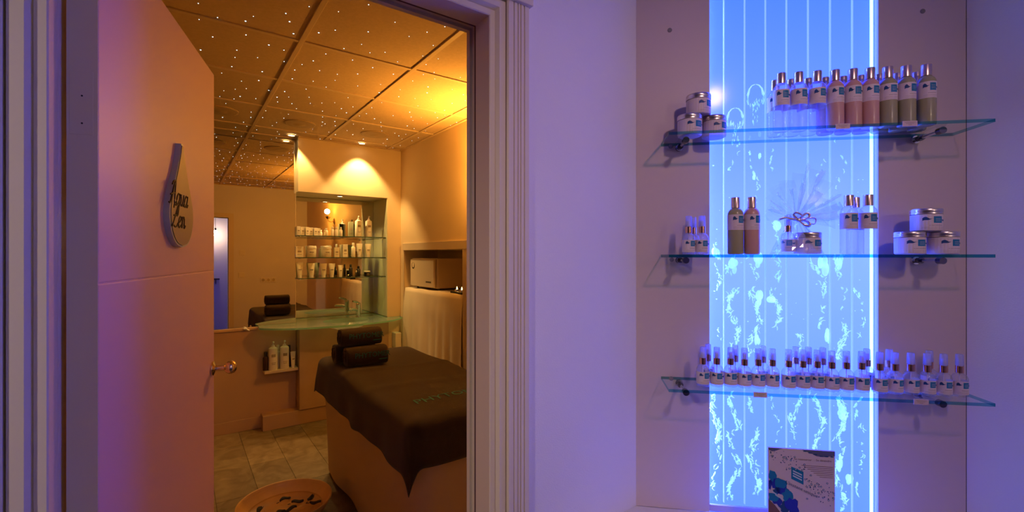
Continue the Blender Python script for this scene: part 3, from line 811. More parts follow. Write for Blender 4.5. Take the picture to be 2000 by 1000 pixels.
for ang, L, w_ in ((14, .155, .0022), (27, .15, .0030), (33, .09, .012), (72, .12, .010), (82, .10, .008), (60, .135, .0018), (-30, .09, .0018), (-48, .085, .0015), (-66, .08, .002), (5, .10, .0015), (-12, .085, .0015), (88, .13, .0018)):
    blade(R(ang), L, w_, rnd.uniform(-.2, .2), 1)
b.build('cellophane_fan', [M_cel, M_cel2], gw)
b = MB()
for q in range(14):                  # bright crease lines down the tent
    a = rnd.uniform(-.2, math.pi + .2) + math.pi
    p0 = tent(a / (2 * math.pi) % 1, .95); p1 = tent((a / (2 * math.pi) + rnd.uniform(-.05, .05)) % 1, rnd.uniform(.15, .5))
    b.tube([p0, [(p0[i] + p1[i]) / 2 * (1.04 if i < 2 else 1) for i in range(3)], p1], [.0003, .0006, .0002], 4)
b.build('cellophane_crease', M_cel2, gw)
# bow
bo = MB(); bo.sm = True
def ribbon(pts, w_, tw=0.0):
    pts = [Vector(p) for p in smooth_pts(pts, 4)]; prev = None
    for i, p in enumerate(pts):
        t = (pts[min(i + 1, len(pts) - 1)] - pts[max(i - 1, 0)]).normalized()
        s = t.cross(Vector((0, math.cos(tw * i), math.sin(tw * i)))).normalized() * (w_ / 2)
        s = s + Vector((0, .3 * w_ * math.sin(i * .7), 0))
        cur = [bo.bm.verts.new(p - s), bo.bm.verts.new(p + s)]
        if prev: bo._f([prev[0], prev[1], cur[1], cur[0]])
        prev = cur
y_ = -.010
ribbon([(0, y_, NK), (-.014, y_ - .006, NK + .012), (-.008, y_ - .010, NK + .018), (.006, y_ - .008, NK + .010), (0, y_, NK)], .006, .06)
ribbon([(0, y_, NK), (.016, y_ - .006, NK + .016), (.024, y_ - .008, NK + .010), (.012, y_ - .006, NK - .002), (0, y_, NK)], .006, .05)
ribbon([(0, y_, NK), (.010, y_ - .01, NK - .014), (.024, y_ - .01, NK - .018), (.020, y_ - .006, NK - .006), (0, y_, NK)], .006, .07)
ribbon([(0, y_, NK), (-.018, y_ - .004, NK + .002), (-.034, y_ - .006, NK + .006), (-.050, y_ - .004, NK)], .006, .05)
ribbon([(0, y_, NK), (.024, y_ - .003, NK + .004), (.040, y_ - .004, NK + .002), (.038, y_ - .004, NK - .012), (.024, y_ - .004, NK - .010)], .0035, .05)
bow = bo.build('ribbon_bow', mat('silver_ribbon', (0.78, 0.70, 0.78), 0.25, 0.5), gw, smooth=60, solid=.0006)
MB().sphere((0, y_, NK), (.006, .006, .006)).build('ribbon_knot', MATS['silver_ribbon'], gw)
# bottom shelf: spray bottles
zb = ZSH[2]
fpx = [1373, 1400, 1427, 1454, 1481, 1508.5, 1540, 1568, 1596, 1624.5, 1653, 1683, 1718, 1748, 1779, 1811, 1843, 1874]
for i, px in enumerate(fpx):
    n = .080 - .002 * (i % 3)
    dup(proto_spray, D(s_at(px, n), n, zb), DROT + R(random.uniform(-8, 18)), f'{ORD[i]} spray bottle from the panel\'s left side in the front row of the bottom shelf', 'spray bottles on the bottom shelf')
bpx = [1383, 1436, 1490, 1554, 1579, 1607, 1693, 1737, 1815]
for i, px in enumerate(bpx):
    n = .036
    dup(proto_spray, D(s_at(px, n), n, zb), DROT + R(random.uniform(-15, 15)), f'{ORD[i]} spray bottle from the panel\'s left side in the back row of the bottom shelf', 'spray bottles on the bottom shelf')

# ------------------------------------------------------------------ printed paper bag on the ledge
nb = 0.165
s0, s1 = s_at(1501, nb), s_at(1631, nb); zt_ = z_at(1566, 878, nb); bwid = s1 - s0; bh = zt_ - ZL
pb = thing('brochure', 'printed brochure with blue flowers and bubbles standing on the ledge', 'brochure', D((s0 + s1) / 2, nb, ZL), DROT)
M_card = mat('bag_card', (0.62, 0.52, 0.60), 0.55)
b = MB(); b.box(-bwid / 2, bwid / 2, 0, .006, 0, bh, .0006); b.build('card', M_card, pb)
b = MB(); b.keepn = True
Yp = -.0004
def PP(u, v, k=0): return (-bwid / 2 + u * bwid, Yp - .00012 * k, v * bh)
def fan(pts, k=0):
    vs = [b.bm.verts.new(PP(u, v, k)) for u, v in pts]; b._f(vs)
H_ = lambda py: 1 - (py - 878) / (1000 - 878) * (122 * 1.16 / FPX) / bh      # print height under a row of the photograph
def blob(u, v, ru, rv, k, n=9, jit=.25, rot=0):
    pts = []
    for i in range(n):
        a = 2 * math.pi * i / n; r = 1 + random.uniform(-jit, jit)
        x, y = math.cos(a) * ru * r, math.sin(a) * rv * r
        pts.append((min(max(u + x * math.cos(rot) - y * math.sin(rot) * bh / bwid, 0.002), .998), min(max(v + x * math.sin(rot) * bwid / bh + y * math.cos(rot), 0.002), .998)))
    fan(pts, k)
vt = H_
# lit lighter left sweep is plain card; wave band along the top
b.mi = 1; fan([(.0, .999), (.0, vt(882)), (.06, vt(885)), (.12, vt(883)), (.17, vt(880)), (.22, .999)], 0)
b.mi = 1; fan([(.5, .999), (.56, vt(881)), (.66, vt(885)), (.72, vt(889)), (.82, vt(890)), (.92, vt(888)), (.999, vt(887)), (.999, .999)], 0)
b.mi = 2
for i in range(6): blob(.55 + i * .08, vt(881 + min(i, 3) * 2.6), .03, .006, 1, 7)
# blue square, tilted with the sweep of the design
b.mi = 0; sqp = [(.345, vt(912)), (.345, vt(936)), (.53, vt(946)), (.53, vt(921))]; fan(sqp, 1)
b.mi = 3
for q in (.25, .45, .65):
    fan([(.37, vt(912) + (vt(936) - vt(912)) * q - .004), (.37, vt(912) + (vt(936) - vt(912)) * q - .016), (.505, vt(921) + (vt(946) - vt(921)) * q - .006), (.505, vt(921) + (vt(946) - vt(921)) * q + .006)], 2)
# blue orchid petals lower left
for u, py, ru, rv, m_ in ((.05, 932, .07, .05, 0), (.10, 945, .09, .05, 4), (.18, 947, .08, .05, 0), (.22, 958, .08, .05, 4), (.13, 962, .05, .03, 2), (.30, 969, .08, .06, 0), (.35, 985, .08, .06, 4), (.28, 982, .06, .05, 2), (.07, 973, .07, .04, 0), (.14, 981, .06, .04, 4), (.24, 994, .07, .05, 2), (.38, 998, .07, .05, 4), (.0, 950, .04, .05, 4)):
    b.mi = m_; blob(u, vt(py), ru * 1.1, rv, 2 + random.randrange(4), 13, .32)
b.mi = 3
for u, py in ((.09, 966), (.2, 976), (.14, 972)): blob(u, vt(py), .05, .005, 8, 8, .2, -.6)
b.mi = 5; fan([(.0, vt(979)), (.0, .002), (.30, .002), (.2, vt(1006)), (.1, vt(990))], 1)
# bubbles
for q in range(120):
    u = random.random(); c = .30 + .33 * u if u > .5 else .02 + u * .9
    py = 885 + 60 * u + random.gauss(0, 9) if u < .55 else 945 + 40 * (u - .6) + random.gauss(0, 11)
    if vt(py) > .99 or vt(py) < .02: continue
    r = random.choice([.006, .008, .01, .016]); b.mi = 2; blob(u, vt(py), r, r * bwid / bh, 1, 7, .1)
    if r > .012: b.mi = 3; blob(u, vt(py), r * .55, r * .55 * bwid / bh, 2, 6, .1)
# fine print blocks
b.mi = 5
for i in range(7):
    v = vt(908 + i * 3.4); u0 = .50 + .045 * i; fan([(u0, v), (u0, v - .004), (.97, v - .004), (.97, v)], 1)
add_text(b, 'Se ressourcer', .0072, lambda x, y: (x - bwid / 2 + bwid * .52, Yp - .0003, y + vt(897) * bh))
add_text(b, 'Se détendre', .0072, lambda x, y: (x - bwid / 2 + bwid * .83, Yp - .0003, y + vt(897) * bh))
b.mi = 2
add_text(b, "L'instant unique", .0118, lambda x, y: (x - bwid / 2 + bwid * .49, Yp - .0012, y - x * .42 + vt(954) * bh), .35)
b.build('print', [M_blue, mat('print_wave', (0.10, 0.11, 0.26), .5), M_navy, mat('print_pale', (0.55, 0.62, 0.80), .5), mat('print_cobalt', (0.015, 0.03, 0.42), .5), mat('print_brown', (0.16, 0.08, 0.09), .6)], pb)
# ------------------------------------------------------------------ treatment room: mirror, ledge, vanity
mr = tag(MB().box(-0.99, 0.846, 4.492, 4.4995, 0.875, ZC - .006).build('wall_mirror', M_mirror), 'large frameless wall mirror reaching the starry ceiling', 'mirror')
struct(MB().box(-0.99, 0.55, 4.475, 4.50, 0.85, 0.873, .003).build('trim_3', M_wood))
t = thing('mirror_clip', 'small cream mirror clip on the wooden strip under the mirror', 'clip', (x_on(479, 4.47), 4.475, .862))
MB().sphere((0, -.006, .004), (.016, .012, .012)).build('clip_pad', M_white, t); MB().cyl((.012, 0, -.004), (.03, -.008, -.012), .006).build('clip_screw', M_white, t)
struct(MB().box(-1.0, 0.59, 4.488, 4.5, 0, 0.10, .003).build('baseboard_north', mat('taupe_dado', (0.50, 0.33, 0.19), 0.55, bump=(200, .1, .001))))
M_dado = mat('taupe_dado', (0.50, 0.33, 0.19), 0.55, bump=(200, .1, .001))
struct(MB().box(0.57, 1.70, 4.375, 4.50, 0, 0.125, .003).build('trim_4', M_dado))
struct(MB().box(-0.998, 0.849, 4.4915, 4.50, 0.101, 0.849, .001).build('trim_7', M_dado))
nm_ = tag(MB().box(0.905, 1.661, 4.792, 4.7995, 0.885, 2.045).build('niche_mirror', MATS['mirror_glass']), 'mirror lining the back of the product niche behind the shelves', 'mirror')
ns = tag(MB().box(1.657, 1.6628, 4.405, 4.79, 0.885, 2.045).build('niche_side_panel', mat('greenish_panel', (0.64, 0.66, 0.46), 0.25)), 'greenish glass panel lining the right side of the product niche', 'panel')
struct(MB().box(0.851, 0.90, 4.785, 4.7995, 0.885, 2.045).build('trim_5', mat('pale_green_strip', (0.62, 0.64, 0.48), 0.4)))

va = thing('vanity_cabinet', 'brown two-door vanity cabinet under the green glass washbasin top', 'cabinet', (0, 0, 0))
MB().box(0.852, 0.87, 4.38, 4.79, 0.127, 0.855).box(1.642, 1.66, 4.38, 4.79, 0.127, 0.855).box(0.87, 1.642, 4.38, 4.79, 0.127, 0.145).box(0.87, 1.642, 4.772, 4.79, 0.145, 0.855).build('cabinet_body', M_vanity, va)
for x0, x1, kxn in ((0.854, 1.255, 1.225), (1.259, 1.66, 1.29)):
    d = MB().box(x0, x1, 4.362, 4.379, 0.13, 0.852, .002).build('cabinet_door', M_vanity, va)
    MB().lathe([(.004, 0), (.004, .012), (.010, .016), (.011, .022), (.007, .026), (.001, .026)], 14, mtx=Matrix.Translation((kxn, 4.362, .80)) @ Matrix.Rotation(R(90), 4, 'X')).build('knob', M_brass, d)
# glass counter
front = smooth_pts([(0.552, 4.487), (0.548, 4.44), (0.545, 4.345), (0.60, 4.275), (0.72, 4.19), (0.90, 4.125), (1.15, 4.095), (1.40, 4.105), (1.62, 4.17), (1.78, 4.312)], 5)
back = [(1.795, 4.395), (1.658, 4.395), (1.655, 4.79), (0.853, 4.79), (0.853, 4.487)]
ctr = thing('glass_washbasin', 'curved green frosted glass counter with a moulded basin', 'washbasin', (0, 0, 0))
bm_ = MB()
cxb, cyb, rbx, rby = 1.27, 4.40, .21, .165
hole = [(cxb + rbx * math.cos(2 * math.pi * k / 32), cyb + rby * math.sin(2 * math.pi * k / 32)) for k in range(32)]
outer = [p[:2] for p in front] + back
def holed(zv, z2):
    bm2 = bmesh.new()
    ov = [bm2.verts.new((*p, zv)) for p in outer]; hv = [bm2.verts.new((*p, zv)) for p in hole]
    ed = [bm2.edges.new((L[i], L[(i + 1) % len(L)])) for L in (ov, hv) for i in range(len(L))]
    bmesh.ops.triangle_fill(bm2, edges=ed, use_beauty=True)
    return bm2
for zv in (.880, .865):
    bm_._merge(holed(zv, 0))
bm_.mi = 1
n = len(outer)
lo = [bm_.bm.verts.new((*p, .865)) for p in outer]; hi = [bm_.bm.verts.new((*p, .880)) for p in outer]
for i in range(n): bm_._f([lo[i], lo[(i + 1) % n], hi[(i + 1) % n], hi[i]])
bm_.build('counter_top', [M_counter, M_cedge], ctr)
b = MB(); b.sm = True
b.lathe([(1.0, .880), (1.0, .878), (.93, .860), (.75, .825), (.45, .800), (.12, .795)], 32, mtx=Matrix.Translation((cxb, cyb, 0)) @ Matrix.Diagonal((rbx, rby, 1, 1)), cap=False)
b.build('basin', M_counter, ctr, smooth=60)
MB().lathe([(.022, .796), (.020, .799), (.001, .799)], 16, c=(cxb, cyb, 0)).build('drain', M_chrome, ctr)
fa = thing('basin_tap', 'chrome single-lever mixer tap on the glass counter', 'tap', (1.44, 4.60, .880), R(-55))
b = MB(); b.sm = True
b.lathe([(.026, 0), (.026, .006), (.021, .010), (.021, .105), (.023, .112), (.022, .128), (.012, .136), (.001, .137)], 20); b.build('tap_body', M_chrome, fa, smooth=40)
b = MB(); b.sm = True; b.tube([(0, 0, .062), (0, -.06, .078), (0, -.115, .080), (0, -.125, .072)], [.014, .013, .012, .011], 12); b.build('spout', M_chrome, fa, smooth=40)
b = MB(); b.sm = True; b.tube([(0, 0, .133), (0, -.04, .150), (0, -.085, .158)], [.009, .007, .006], 10, 1.4); b.build('lever', M_chrome, fa, smooth=40)
pdn = thing('paper_dispenser', 'small white paper dispenser fixed under the end of the glass counter', 'dispenser', (1.735, 4.398, .58))
MB().box(-.03, .03, -.10, 0, 0, .15, .006).build('dispenser_body', M_white, pdn); MB().box(-.026, .026, -.104, -.1, .01, .09, .001).build('dispenser_cover', M_white, pdn)

# niche shelves with products
nsh = []
for z, lab in ((1.665, 'uppermost glass shelf in the mirrored niche, holding two pump bottles'), (1.468, 'middle glass shelf in the mirrored niche, holding jars and cartons'), (1.282, 'lowest glass shelf in the mirrored niche, holding tubes and black bottles')):
    t = thing('niche_shelf', lab, 'shelf', (0, 0, z), 0, 'glass shelves in the mirrored niche')
    fp = [(0.853, 4.425), (1.05, 4.41), (1.26, 4.405), (1.45, 4.41), (1.655, 4.425)]
    b = MB(); b.prismz(fp + [(1.655, 4.784), (0.905, 4.784), (0.853, 4.78)], -.008, 0, side=1); b.build('glass_pane', [M_rshelf, M_rsedge], t)
    for xx in (.87, 1.62):
        MB().cyl((xx, 4.44, -.014), (xx, 4.44, -.008), .009, 12).build('shelf_support', M_chrome, t)
PG = 'beauty products in the mirrored niche'
M_pk = mat('white_pack', (0.84, 0.78, 0.64), 0.4); M_pk2 = mat('cream_pack', (0.74, 0.64, 0.44), 0.4); M_mark = mat('grey_print', (0.35, 0.28, 0.2), .6)
def put(px, z, y=4.50): return (x_on(px, y), y, z + .0005)
def carton(px, z, w_, h_, lab, m=M_pk, y=4.50, dpt=.04):
    t = thing('carton', lab, 'box', put(px, z, y), R(random.uniform(-8, 8)), PG)
    MB().box(-w_ / 2, w_ / 2, -dpt / 2, dpt / 2, 0, h_, .001).build('box_body', m, t)
    MB().box(-w_ * .25, w_ * .25, -dpt / 2 - .0006, -dpt / 2, h_ * .45, h_ * .6).box(-w_ * .3, w_ * .3, -dpt / 2 - .0006, -dpt / 2, h_ * .25, h_ * .29).build('print', M_mark, t)
def tub(px, z, r, h_, lab, m=M_pk, y=4.50):
    t = thing('cream_tub', lab, 'jar', put(px, z, y), R(random.uniform(-8, 8)), PG)
    b = MB(); b.sm = True; b.lathe([(.001, 0), (r * .92, 0), (r * .96, .003), (r * .96, h_ * .78), (.001, h_ * .78)], 24); b.build('tub_body', m, t, smooth=40)
    b = MB(); b.sm = True; b.lathe([(.001, h_ * .78), (r * 1.02, h_ * .78), (r * 1.02, h_ * .97), (r * .95, h_), (.001, h_)], 24); b.build('lid', M_white, t, smooth=40)
    b = MB(); b.keepn = True; b.patch(r * .965, -.4, .4, h_ * .38, h_ * .5, 4); b.patch(r * .965, -.5, .5, h_ * .2, h_ * .23, 4); b.build('print', M_mark, t)
def tube_(px, z, w_, h_, lab, m=M_pk, y=4.50, capm=None):
    t = thing('cream_tube', lab, 'tube', put(px, z, y), R(random.uniform(-8, 8)), PG)
    b = MB(); b.sm = True
    rings = [(.62, .55, .14), (.66, .6, .2), (.8, .42, .55), (.95, .2, .88), (1.0, .05, 1.0)]
    L = []
    for sx, sy, f in rings:
        L.append([b.bm.verts.new((w_ / 2 * sx * math.cos(2 * math.pi * k / 16), w_ / 2 * sy * math.sin(2 * math.pi * k / 16), h_ * f)) for k in range(16)])
    for i in range(len(L) - 1):
        for k in range(16): b._f([L[i][k], L[i][(k + 1) % 16], L[i + 1][(k + 1) % 16], L[i + 1][k]])
    b._f(L[0][::-1]); b._f(L[-1]); b.build('tube_body', m, t, smooth=50)
    b = MB(); b.sm = True; b.lathe([(w_ * .29, 0), (w_ * .30, h_ * .13), (w_ * .27, h_ * .14), (.001, h_ * .14)], 16, cap=False); b.build('screw_cap', capm or M_white, t, smooth=40)
    MB().box(-w_ * .2, w_ * .2, -w_ * .29, -w_ * .27, h_ * .5, h_ * .58).build('print', M_mark, t)
def small_bottle(px, z, r, h_, lab, m=M_pk, capm=None, y=4.50):
    t = thing('product_bottle', lab, 'bottle', put(px, z, y), 0, PG)
    b = MB(); b.sm = True; b.lathe([(.001, 0), (r * .95, 0), (r, .003), (r, h_ * .66), (r * .8, h_ * .72), (r * .45, h_ * .76), (.001, h_ * .76)], 18); b.build('bottle_body', m, t, smooth=40)
    b = MB(); b.sm = True; b.lathe([(.001, h_ * .76), (r * .6, h_ * .76), (r * .6, h_ * .98), (r * .5, h_), (.001, h_)], 16); b.build('cap', capm or M_white, t, smooth=40)
def pump(loc, r, h_, lab, m=M_pk, grp=PG, name='pump_bottle', rz=0):
    t = thing(name, lab, 'bottle', loc, rz, grp)
    b = MB(); b.sm = True; b.lathe([(.001, 0), (r * .95, 0), (r, .004), (r, h_ * .72), (r * .93, h_ * .76), (r * .5, h_ * .80), (r * .36, h_ * .81), (.001, h_ * .81)], 22); b.build('bottle_body', m, t, smooth=40)
    b = MB(); b.sm = True; b.lathe([(r * .38, h_ * .80), (r * .38, h_ * .86), (r * .16, h_ * .87), (r * .16, h_ * .95), (.001, h_ * .95)], 14); b.build('pump_collar', M_white, t, smooth=40)
    b = MB(); b.sm = True; b.tube([(r * .1, .0, h_ * .965), (0, -r * .3, h_ * .975), (0, -r * .9, h_ * .955)], [r * .22, r * .2, r * .13], 8); b.build('pump_head', M_white, t, smooth=40)
    b = MB(); b.keepn = True; b.patch(r * 1.005, -.45, .45, h_ * .46, h_ * .56, 4); b.patch(r * 1.005, -.5, .5, h_ * .25, h_ * .27, 4); b.patch(r * 1.005, -.4, .4, h_ * .20, h_ * .22, 4); b.build('print', M_mark, t)
    return t
z = 1.665
for i, px in enumerate((583, 591, 599, 607, 615, 622)):
    carton(px, z, .030, .078 - .002 * i, f'{ORD[i]} slim white carton from the mirror side on the upper niche shelf', y=4.47 + .014 * (i % 2), dpt=.05)
small_bottle(637, z, .016, .072, 'short cream bottle beside the slim cartons on the upper niche shelf', M_pk2)
for i, (px, w3) in enumerate(((649, 'leftmost'), (657, 'middle'), (666, 'rightmost'))):
    small_bottle(px, z, .0135, .088, f'{w3} of three slim white bottles on the upper niche shelf')
pump(put(700, z, 4.52), .031, .205, 'tall white pump bottle on the upper niche shelf nearer the slim bottles')
pump(put(720, z, 4.52), .031, .208, 'tall white pump bottle on the upper niche shelf next to the side panel')
carton(685, z, .045, .15, 'tall green-grey carton behind the pump bottles on the upper niche shelf', mat('sage_pack', (0.32, 0.33, 0.20), .5), y=4.62)
z = 1.468
carton(584, z, .065, .098, 'white carton at the mirror end of the middle niche shelf')
tub(607, z, .047, .103, 'wide white cream tub beside the carton on the middle niche shelf')
tub(637, z, .047, .103, 'wide white cream tub between another tub and small carton on middle shelf')
carton(657, z, .045, .092, 'small cream carton right of the tubs on the middle niche shelf', M_pk2)
carton(673, z, .048, .122, 'taller white carton next to the small cream one on middle niche shelf')
small_bottle(690, z, .019, .138, 'narrow white bottle between carton and tubes on the middle niche shelf')
tube_(702, z, .060, .132, 'white cream tube beside the narrow bottle on the middle niche shelf')
tube_(719, z, .062, .130, 'white cream tube nearest the side panel on the middle niche shelf')
z = 1.282
for i, (px, w_, h_) in enumerate(((585, .065, .140), (608, .065, .132), (632, .062, .128), (648, .060, .128), (665, .050, .112))):
    tube_(px, z, w_, h_, f'{ORD[i]} white cream tube from the mirror side on the lowest niche shelf')
small_bottle(673, z, .012, .118, 'slim black bottle touching the last white tube on lowest niche shelf', M_dark, M_dark, y=4.54)
small_bottle(685, z, .017, .118, 'black bottle standing mid-way along the lowest niche shelf', M_dark, M_dark)
small_bottle(700, z, .018, .100, 'black bottle with a small vial before it on lowest niche shelf', M_dark, M_dark)
small_bottle(696, z, .010, .058, 'tiny dark vial in front of a black bottle on lowest niche shelf', M_dark, M_pk2, y=4.445)
tub(717, z, .030, .052, 'low black jar nearest the side panel on the lowest niche shelf', M_dark)

# little shelf under the mirror with pump bottles
ls = tag(MB().box(0.585, 0.848, 4.385, 4.499, .478, .500, .002).build('wall_shelf', M_cream), 'narrow cream shelf on the wall under the mirror', 'shelf')
GP = 'bottles on the low wall shelf'
pump((0.655, 4.43, .5005), .036, .245, 'white pump bottle on the low wall shelf, left of the other pump', M_pk, GP)
pump((0.745, 4.43, .5005), .036, .245, 'white pump bottle on the low wall shelf, beside the small tube', M_pk, GP)
PG = GP
def at_low(x, y, z): return (x, y, z)
_put = put
def put(px, z, y=4.50): return (px, y, z + .0005)
tube_(0.812, .5, .045, .14, 'small cream tube at the cabinet end of the low wall shelf', M_pk, 4.42)
small_bottle(0.600, .5, .022, .16, 'dark bottle at the free end of the low wall shelf', mat('brown_glass', (0.05, 0.02, 0.01), .2), M_dark, 4.44)
small_bottle(0.700, .5, .020, .20, 'cream bottle behind the two pumps on the low wall shelf', M_pk2, M_pk2, 4.475)
small_bottle(0.790, .5, .018, .19, 'dark bottle behind the second pump on the low wall shelf', MATS['brown_glass'], M_dark, 4.475)

# downlights and ceiling speakers
def downlight(x, y, z, lab):
    t = thing('downlight', lab, 'lamp', (x, y, z), 0, 'recessed downlights')
    b = MB(); b.sm = True; b.lathe([(.038, 0), (.042, -.002), (.042, -.005), (.030, -.006), (.028, -.002)], 24, cap=False); b.build('ring', M_chrome, t, smooth=40)
    MB().lathe([(.028, -.002), (.001, -.0025)], 20, cap=False).build('lens', M_lamp, t)
downlight(1.38, 4.30, ZC - .001, 'recessed downlight washing the bulkhead above the product niche')
downlight(0.79, 4.37, ZC - .001, 'recessed downlight in the ceiling at the mirror edge')
downlight(1.24, 4.52, 2.05, 'recessed downlight in the soffit of the product niche')
downlight(HALL_LAMP[0], HALL_LAMP[1], ZC, 'recessed downlight in the hall ceiling aimed at the glass shelves')
downlight(-1.90, -0.30, ZC, 'unseen fill downlight added in the hall ceiling left of the doorway')  # fixture for the added west fill, out of view
for i, (x, y, lab) in enumerate(((.24, 3.93, 'round ceiling speaker grille nearest the open door'), (.778, 3.96, 'round ceiling speaker grille between the two others'), (1.37, 3.93, 'round ceiling speaker grille nearest the bulkhead downlight'))):
    t = thing('ceiling_speaker', lab, 'speaker', (x, y, ZC + .004), 0, 'round ceiling grilles')
    b = MB(); b.sm = True; b.lathe([(.115, 0), (.115, -.006), (.105, -.010), (.095, -.009)], 32, cap=False); b.build('rim', mat('speaker_grille', (0.46, 0.33, 0.19), .7), t, smooth=40)
    b = MB(); b.sm = True; b.lathe([(.095, -.009), (.06, -.013), (.045, -.011), (.03, -.016), (.001, -.017)], 32, cap=False); b.build('grille', MATS['speaker_grille'], t, smooth=40)

# wall sconces
def sconce(x, y, z, rz, lab):
    t = thing('wall_sconce', lab, 'lamp', (x, y, z), rz, 'wall sconces')
    MB().lathe([(.04, 0), (.04, .006), (.03, .012), (.001, .013)], 20, mtx=Matrix.Rotation(R(90), 4, 'X')).build('wall_plate', M_brass, t)
    b = MB(); b.sm = True; b.tube([(0, -.01, 0), (0, -.05, -.015), (0, -.085, .0), (0, -.09, .03)], .006, 10); b.build('arm', M_brass, t, smooth=40)
    b = MB(); b.sm = True; b.lathe([(.012, .025), (.02, .028), (.030, .045), (.036, .062), (.034, .062), (.027, .046), (.001, .036)], 20, c=(0, -.09, 0), cap=False); b.build('cup_shade', M_brass, t, smooth=40)
    MB().sphere((0, -.09, .050), .012).build('bulb', M_lamp, t)
sconce(1.80, 2.75, 1.98, R(-90), 'brass uplight sconce on the right-hand room wall behind the door frame')

# ------------------------------------------------------------------ linen niche: trim, covered table, towel warmer, candles
b = MB()
b.box(XE - .014, XE, NY0 - .085, NY1 + .02, NZ, NZ + .068, .002); b.box(XE - .012, XE, NY0 - .085, NY0, 0, NZ, .002); b.box(XE - .012, XE, NY1, NY1 + .02, 0, NZ, .002)
struct(b.build('trim_6', M_cream))
tb = thing('linen_table', 'high table hidden under the white cloth in the wall niche', 'table', (0, 0, 0))
MB().box(XE + .02, XE + .34, NY0 + .03, NY1 - .03, 1.13, 1.165, .002).build('table_top', M_cream, tb)
for xx in (XE + .035, XE + .305):
    for yy in (NY0 + .05, NY1 - .09): MB().box(xx, xx + .03, yy, yy + .03, 0, 1.13, .002).build('leg', M_cream, tb)
def cl_fn(u, v):
    y = NY0 + .012 + (NY1 - NY0 - .02) * (1 - u)
    if v < .22:
        f = v / .22; return (XE + .335 - f * .335, y, 1.170 + .002 * math.sin(y * 20 + v * 20))
    f = (v - .22) / .78; dr = f ** .9
    rr = min(1, f * 8)
    fold = .030 * f * math.sin(y * 42 + 1.2 * math.sin(y * 9)) * (.35 + .65 * (1 - u if False else u)) + .012 * f * math.sin(y * 17 + 1)
    return (XE - .012 * rr - .02 * f + fold * .8, y + .03 * f * (u - .5) * -1, 1.170 - .012 * rr - 1.0 * dr)
b = MB(); b.sm = True; b.grid(cl_fn, 110, 46)
tc_ = b.build('table_cloth', M_cloth, solid=.003); tag(tc_, 'white cloth draped to the floor over the table in the wall niche', 'cloth')
tw = thing('towel_warmer', 'boxy towel warmer cabinet standing on the white cloth in the niche', 'appliance', (XE + .05, 3.69, 1.1745), R(-90))
# local: x right along -y, front -y -> -x
LWm, DWm, HWm = .55, .26, .285
MB().box(-LWm, 0, 0, DWm, .015, HWm, .006).build('warmer_body', M_steelbox, tw)
wd = MB().box(-LWm + .012, -.035, -.022, -.001, .022, HWm - .012, .004).build('warmer_door', M_wdoor, tw)
b = MB(); b.lathe([(.030, 0), (.030, .003), (.001, .003)], 20, mtx=Matrix.Translation((-LWm + .08, -.022, HWm - .07)) @ Matrix.Rotation(R(90), 4, 'X')); b.build('round_badge', M_dark, wd)
b = MB(); b.lathe([(.024, 0), (.024, .0015), (.001, .0015)], 20, mtx=Matrix.Translation((-LWm + .087, -.0252, HWm - .066)) @ Matrix.Rotation(R(90), 4, 'X')); b.build('badge_face', M_wdoor, wd)
b = MB()
for q in range(4): b.box(-.19 + q * .028, -.17 + q * .028, -.0232, -.0218, .062, .076)
b.build('door_print', M_dark, wd)
for xx in (-LWm + .05, -.05):
    for yy in (.04, DWm - .04): MB().cyl((xx, yy, 0), (xx, yy, .016), .012, 10).build('foot', M_dark, tw)
ch = thing('candle_tray', 'dark tray holding two lit tealights beside the towel warmer', 'candle holder', (XE + .06, 3.31, 1.1745), R(-90))
MB().box(-.10, .09, -.035, .035, 0, .016, .003).build('tray', M_dark, ch)
for i, (xx, w3) in enumerate(((-.045, 'tealight nearer the towel warmer on the dark tray'), (.035, 'tealight nearer the niche edge on the dark tray'))):
    tl_ = thing('tealight', w3, 'candle', (XE + .06, 3.31 - xx, 1.1910), R(-90), 'lit tealights')
    MB().lathe([(.001, 0), (.018, 0), (.018, .014), (.016, .014), (.015, .011), (.001, .011)], 16).build('cup', M_chrome, tl_)
    b = MB(); b.sm = True; b.lathe([(.001, .012), (.005, .017), (.006, .022), (.003, .031), (.0005, .038)], 10); b.build('flame', M_flame, tl_, smooth=60)
    lamp('tealight_lamp', 'POINT', (XE + .045, 3.31 - xx, 1.232), .12, AMBER, .008)

# ------------------------------------------------------------------ massage table
BX0, BX1, BY0, BY1, BZ = 0.785, 1.44, 1.80, 3.36, 0.775
mt_ = thing('massage_table', 'massage table wrapped in a beige fitted sheet', 'bed', (0, 0, 0))
def rrect(t, x0, x1, y0, y1, r):
    """point of a rounded rectangle at fraction t of its outline, with its outward normal"""
    w_, h_ = x1 - x0 - 2 * r, y1 - y0 - 2 * r; q = math.pi * r / 2; L = 2 * w_ + 2 * h_ + 4 * q; d = (t % 1) * L
    segs = [('l', w_, (x0 + r, y0), (1, 0), (0, -1)), ('a', q, (x1 - r, y0 + r), -90), ('l', h_, (x1, y0 + r), (0, 1), (1, 0)), ('a', q, (x1 - r, y1 - r), 0),
            ('l', w_, (x1 - r, y1), (-1, 0), (0, 1)), ('a', q, (x0 + r, y1 - r), 90), ('l', h_, (x0, y1 - r), (0, -1), (-1, 0)), ('a', q, (x0 + r, y0 + r), 180)]
    for s in segs:
        if d <= s[1] or s is segs[-1]:
            if s[0] == 'l': return (s[2][0] + s[3][0] * d, s[2][1] + s[3][1] * d, s[4][0], s[4][1])
            a = R(s[3] + 90 * d / s[1]); return (s[2][0] + r * math.cos(a), s[2][1] + r * math.sin(a), math.cos(a), math.sin(a))
        d -= s[1]
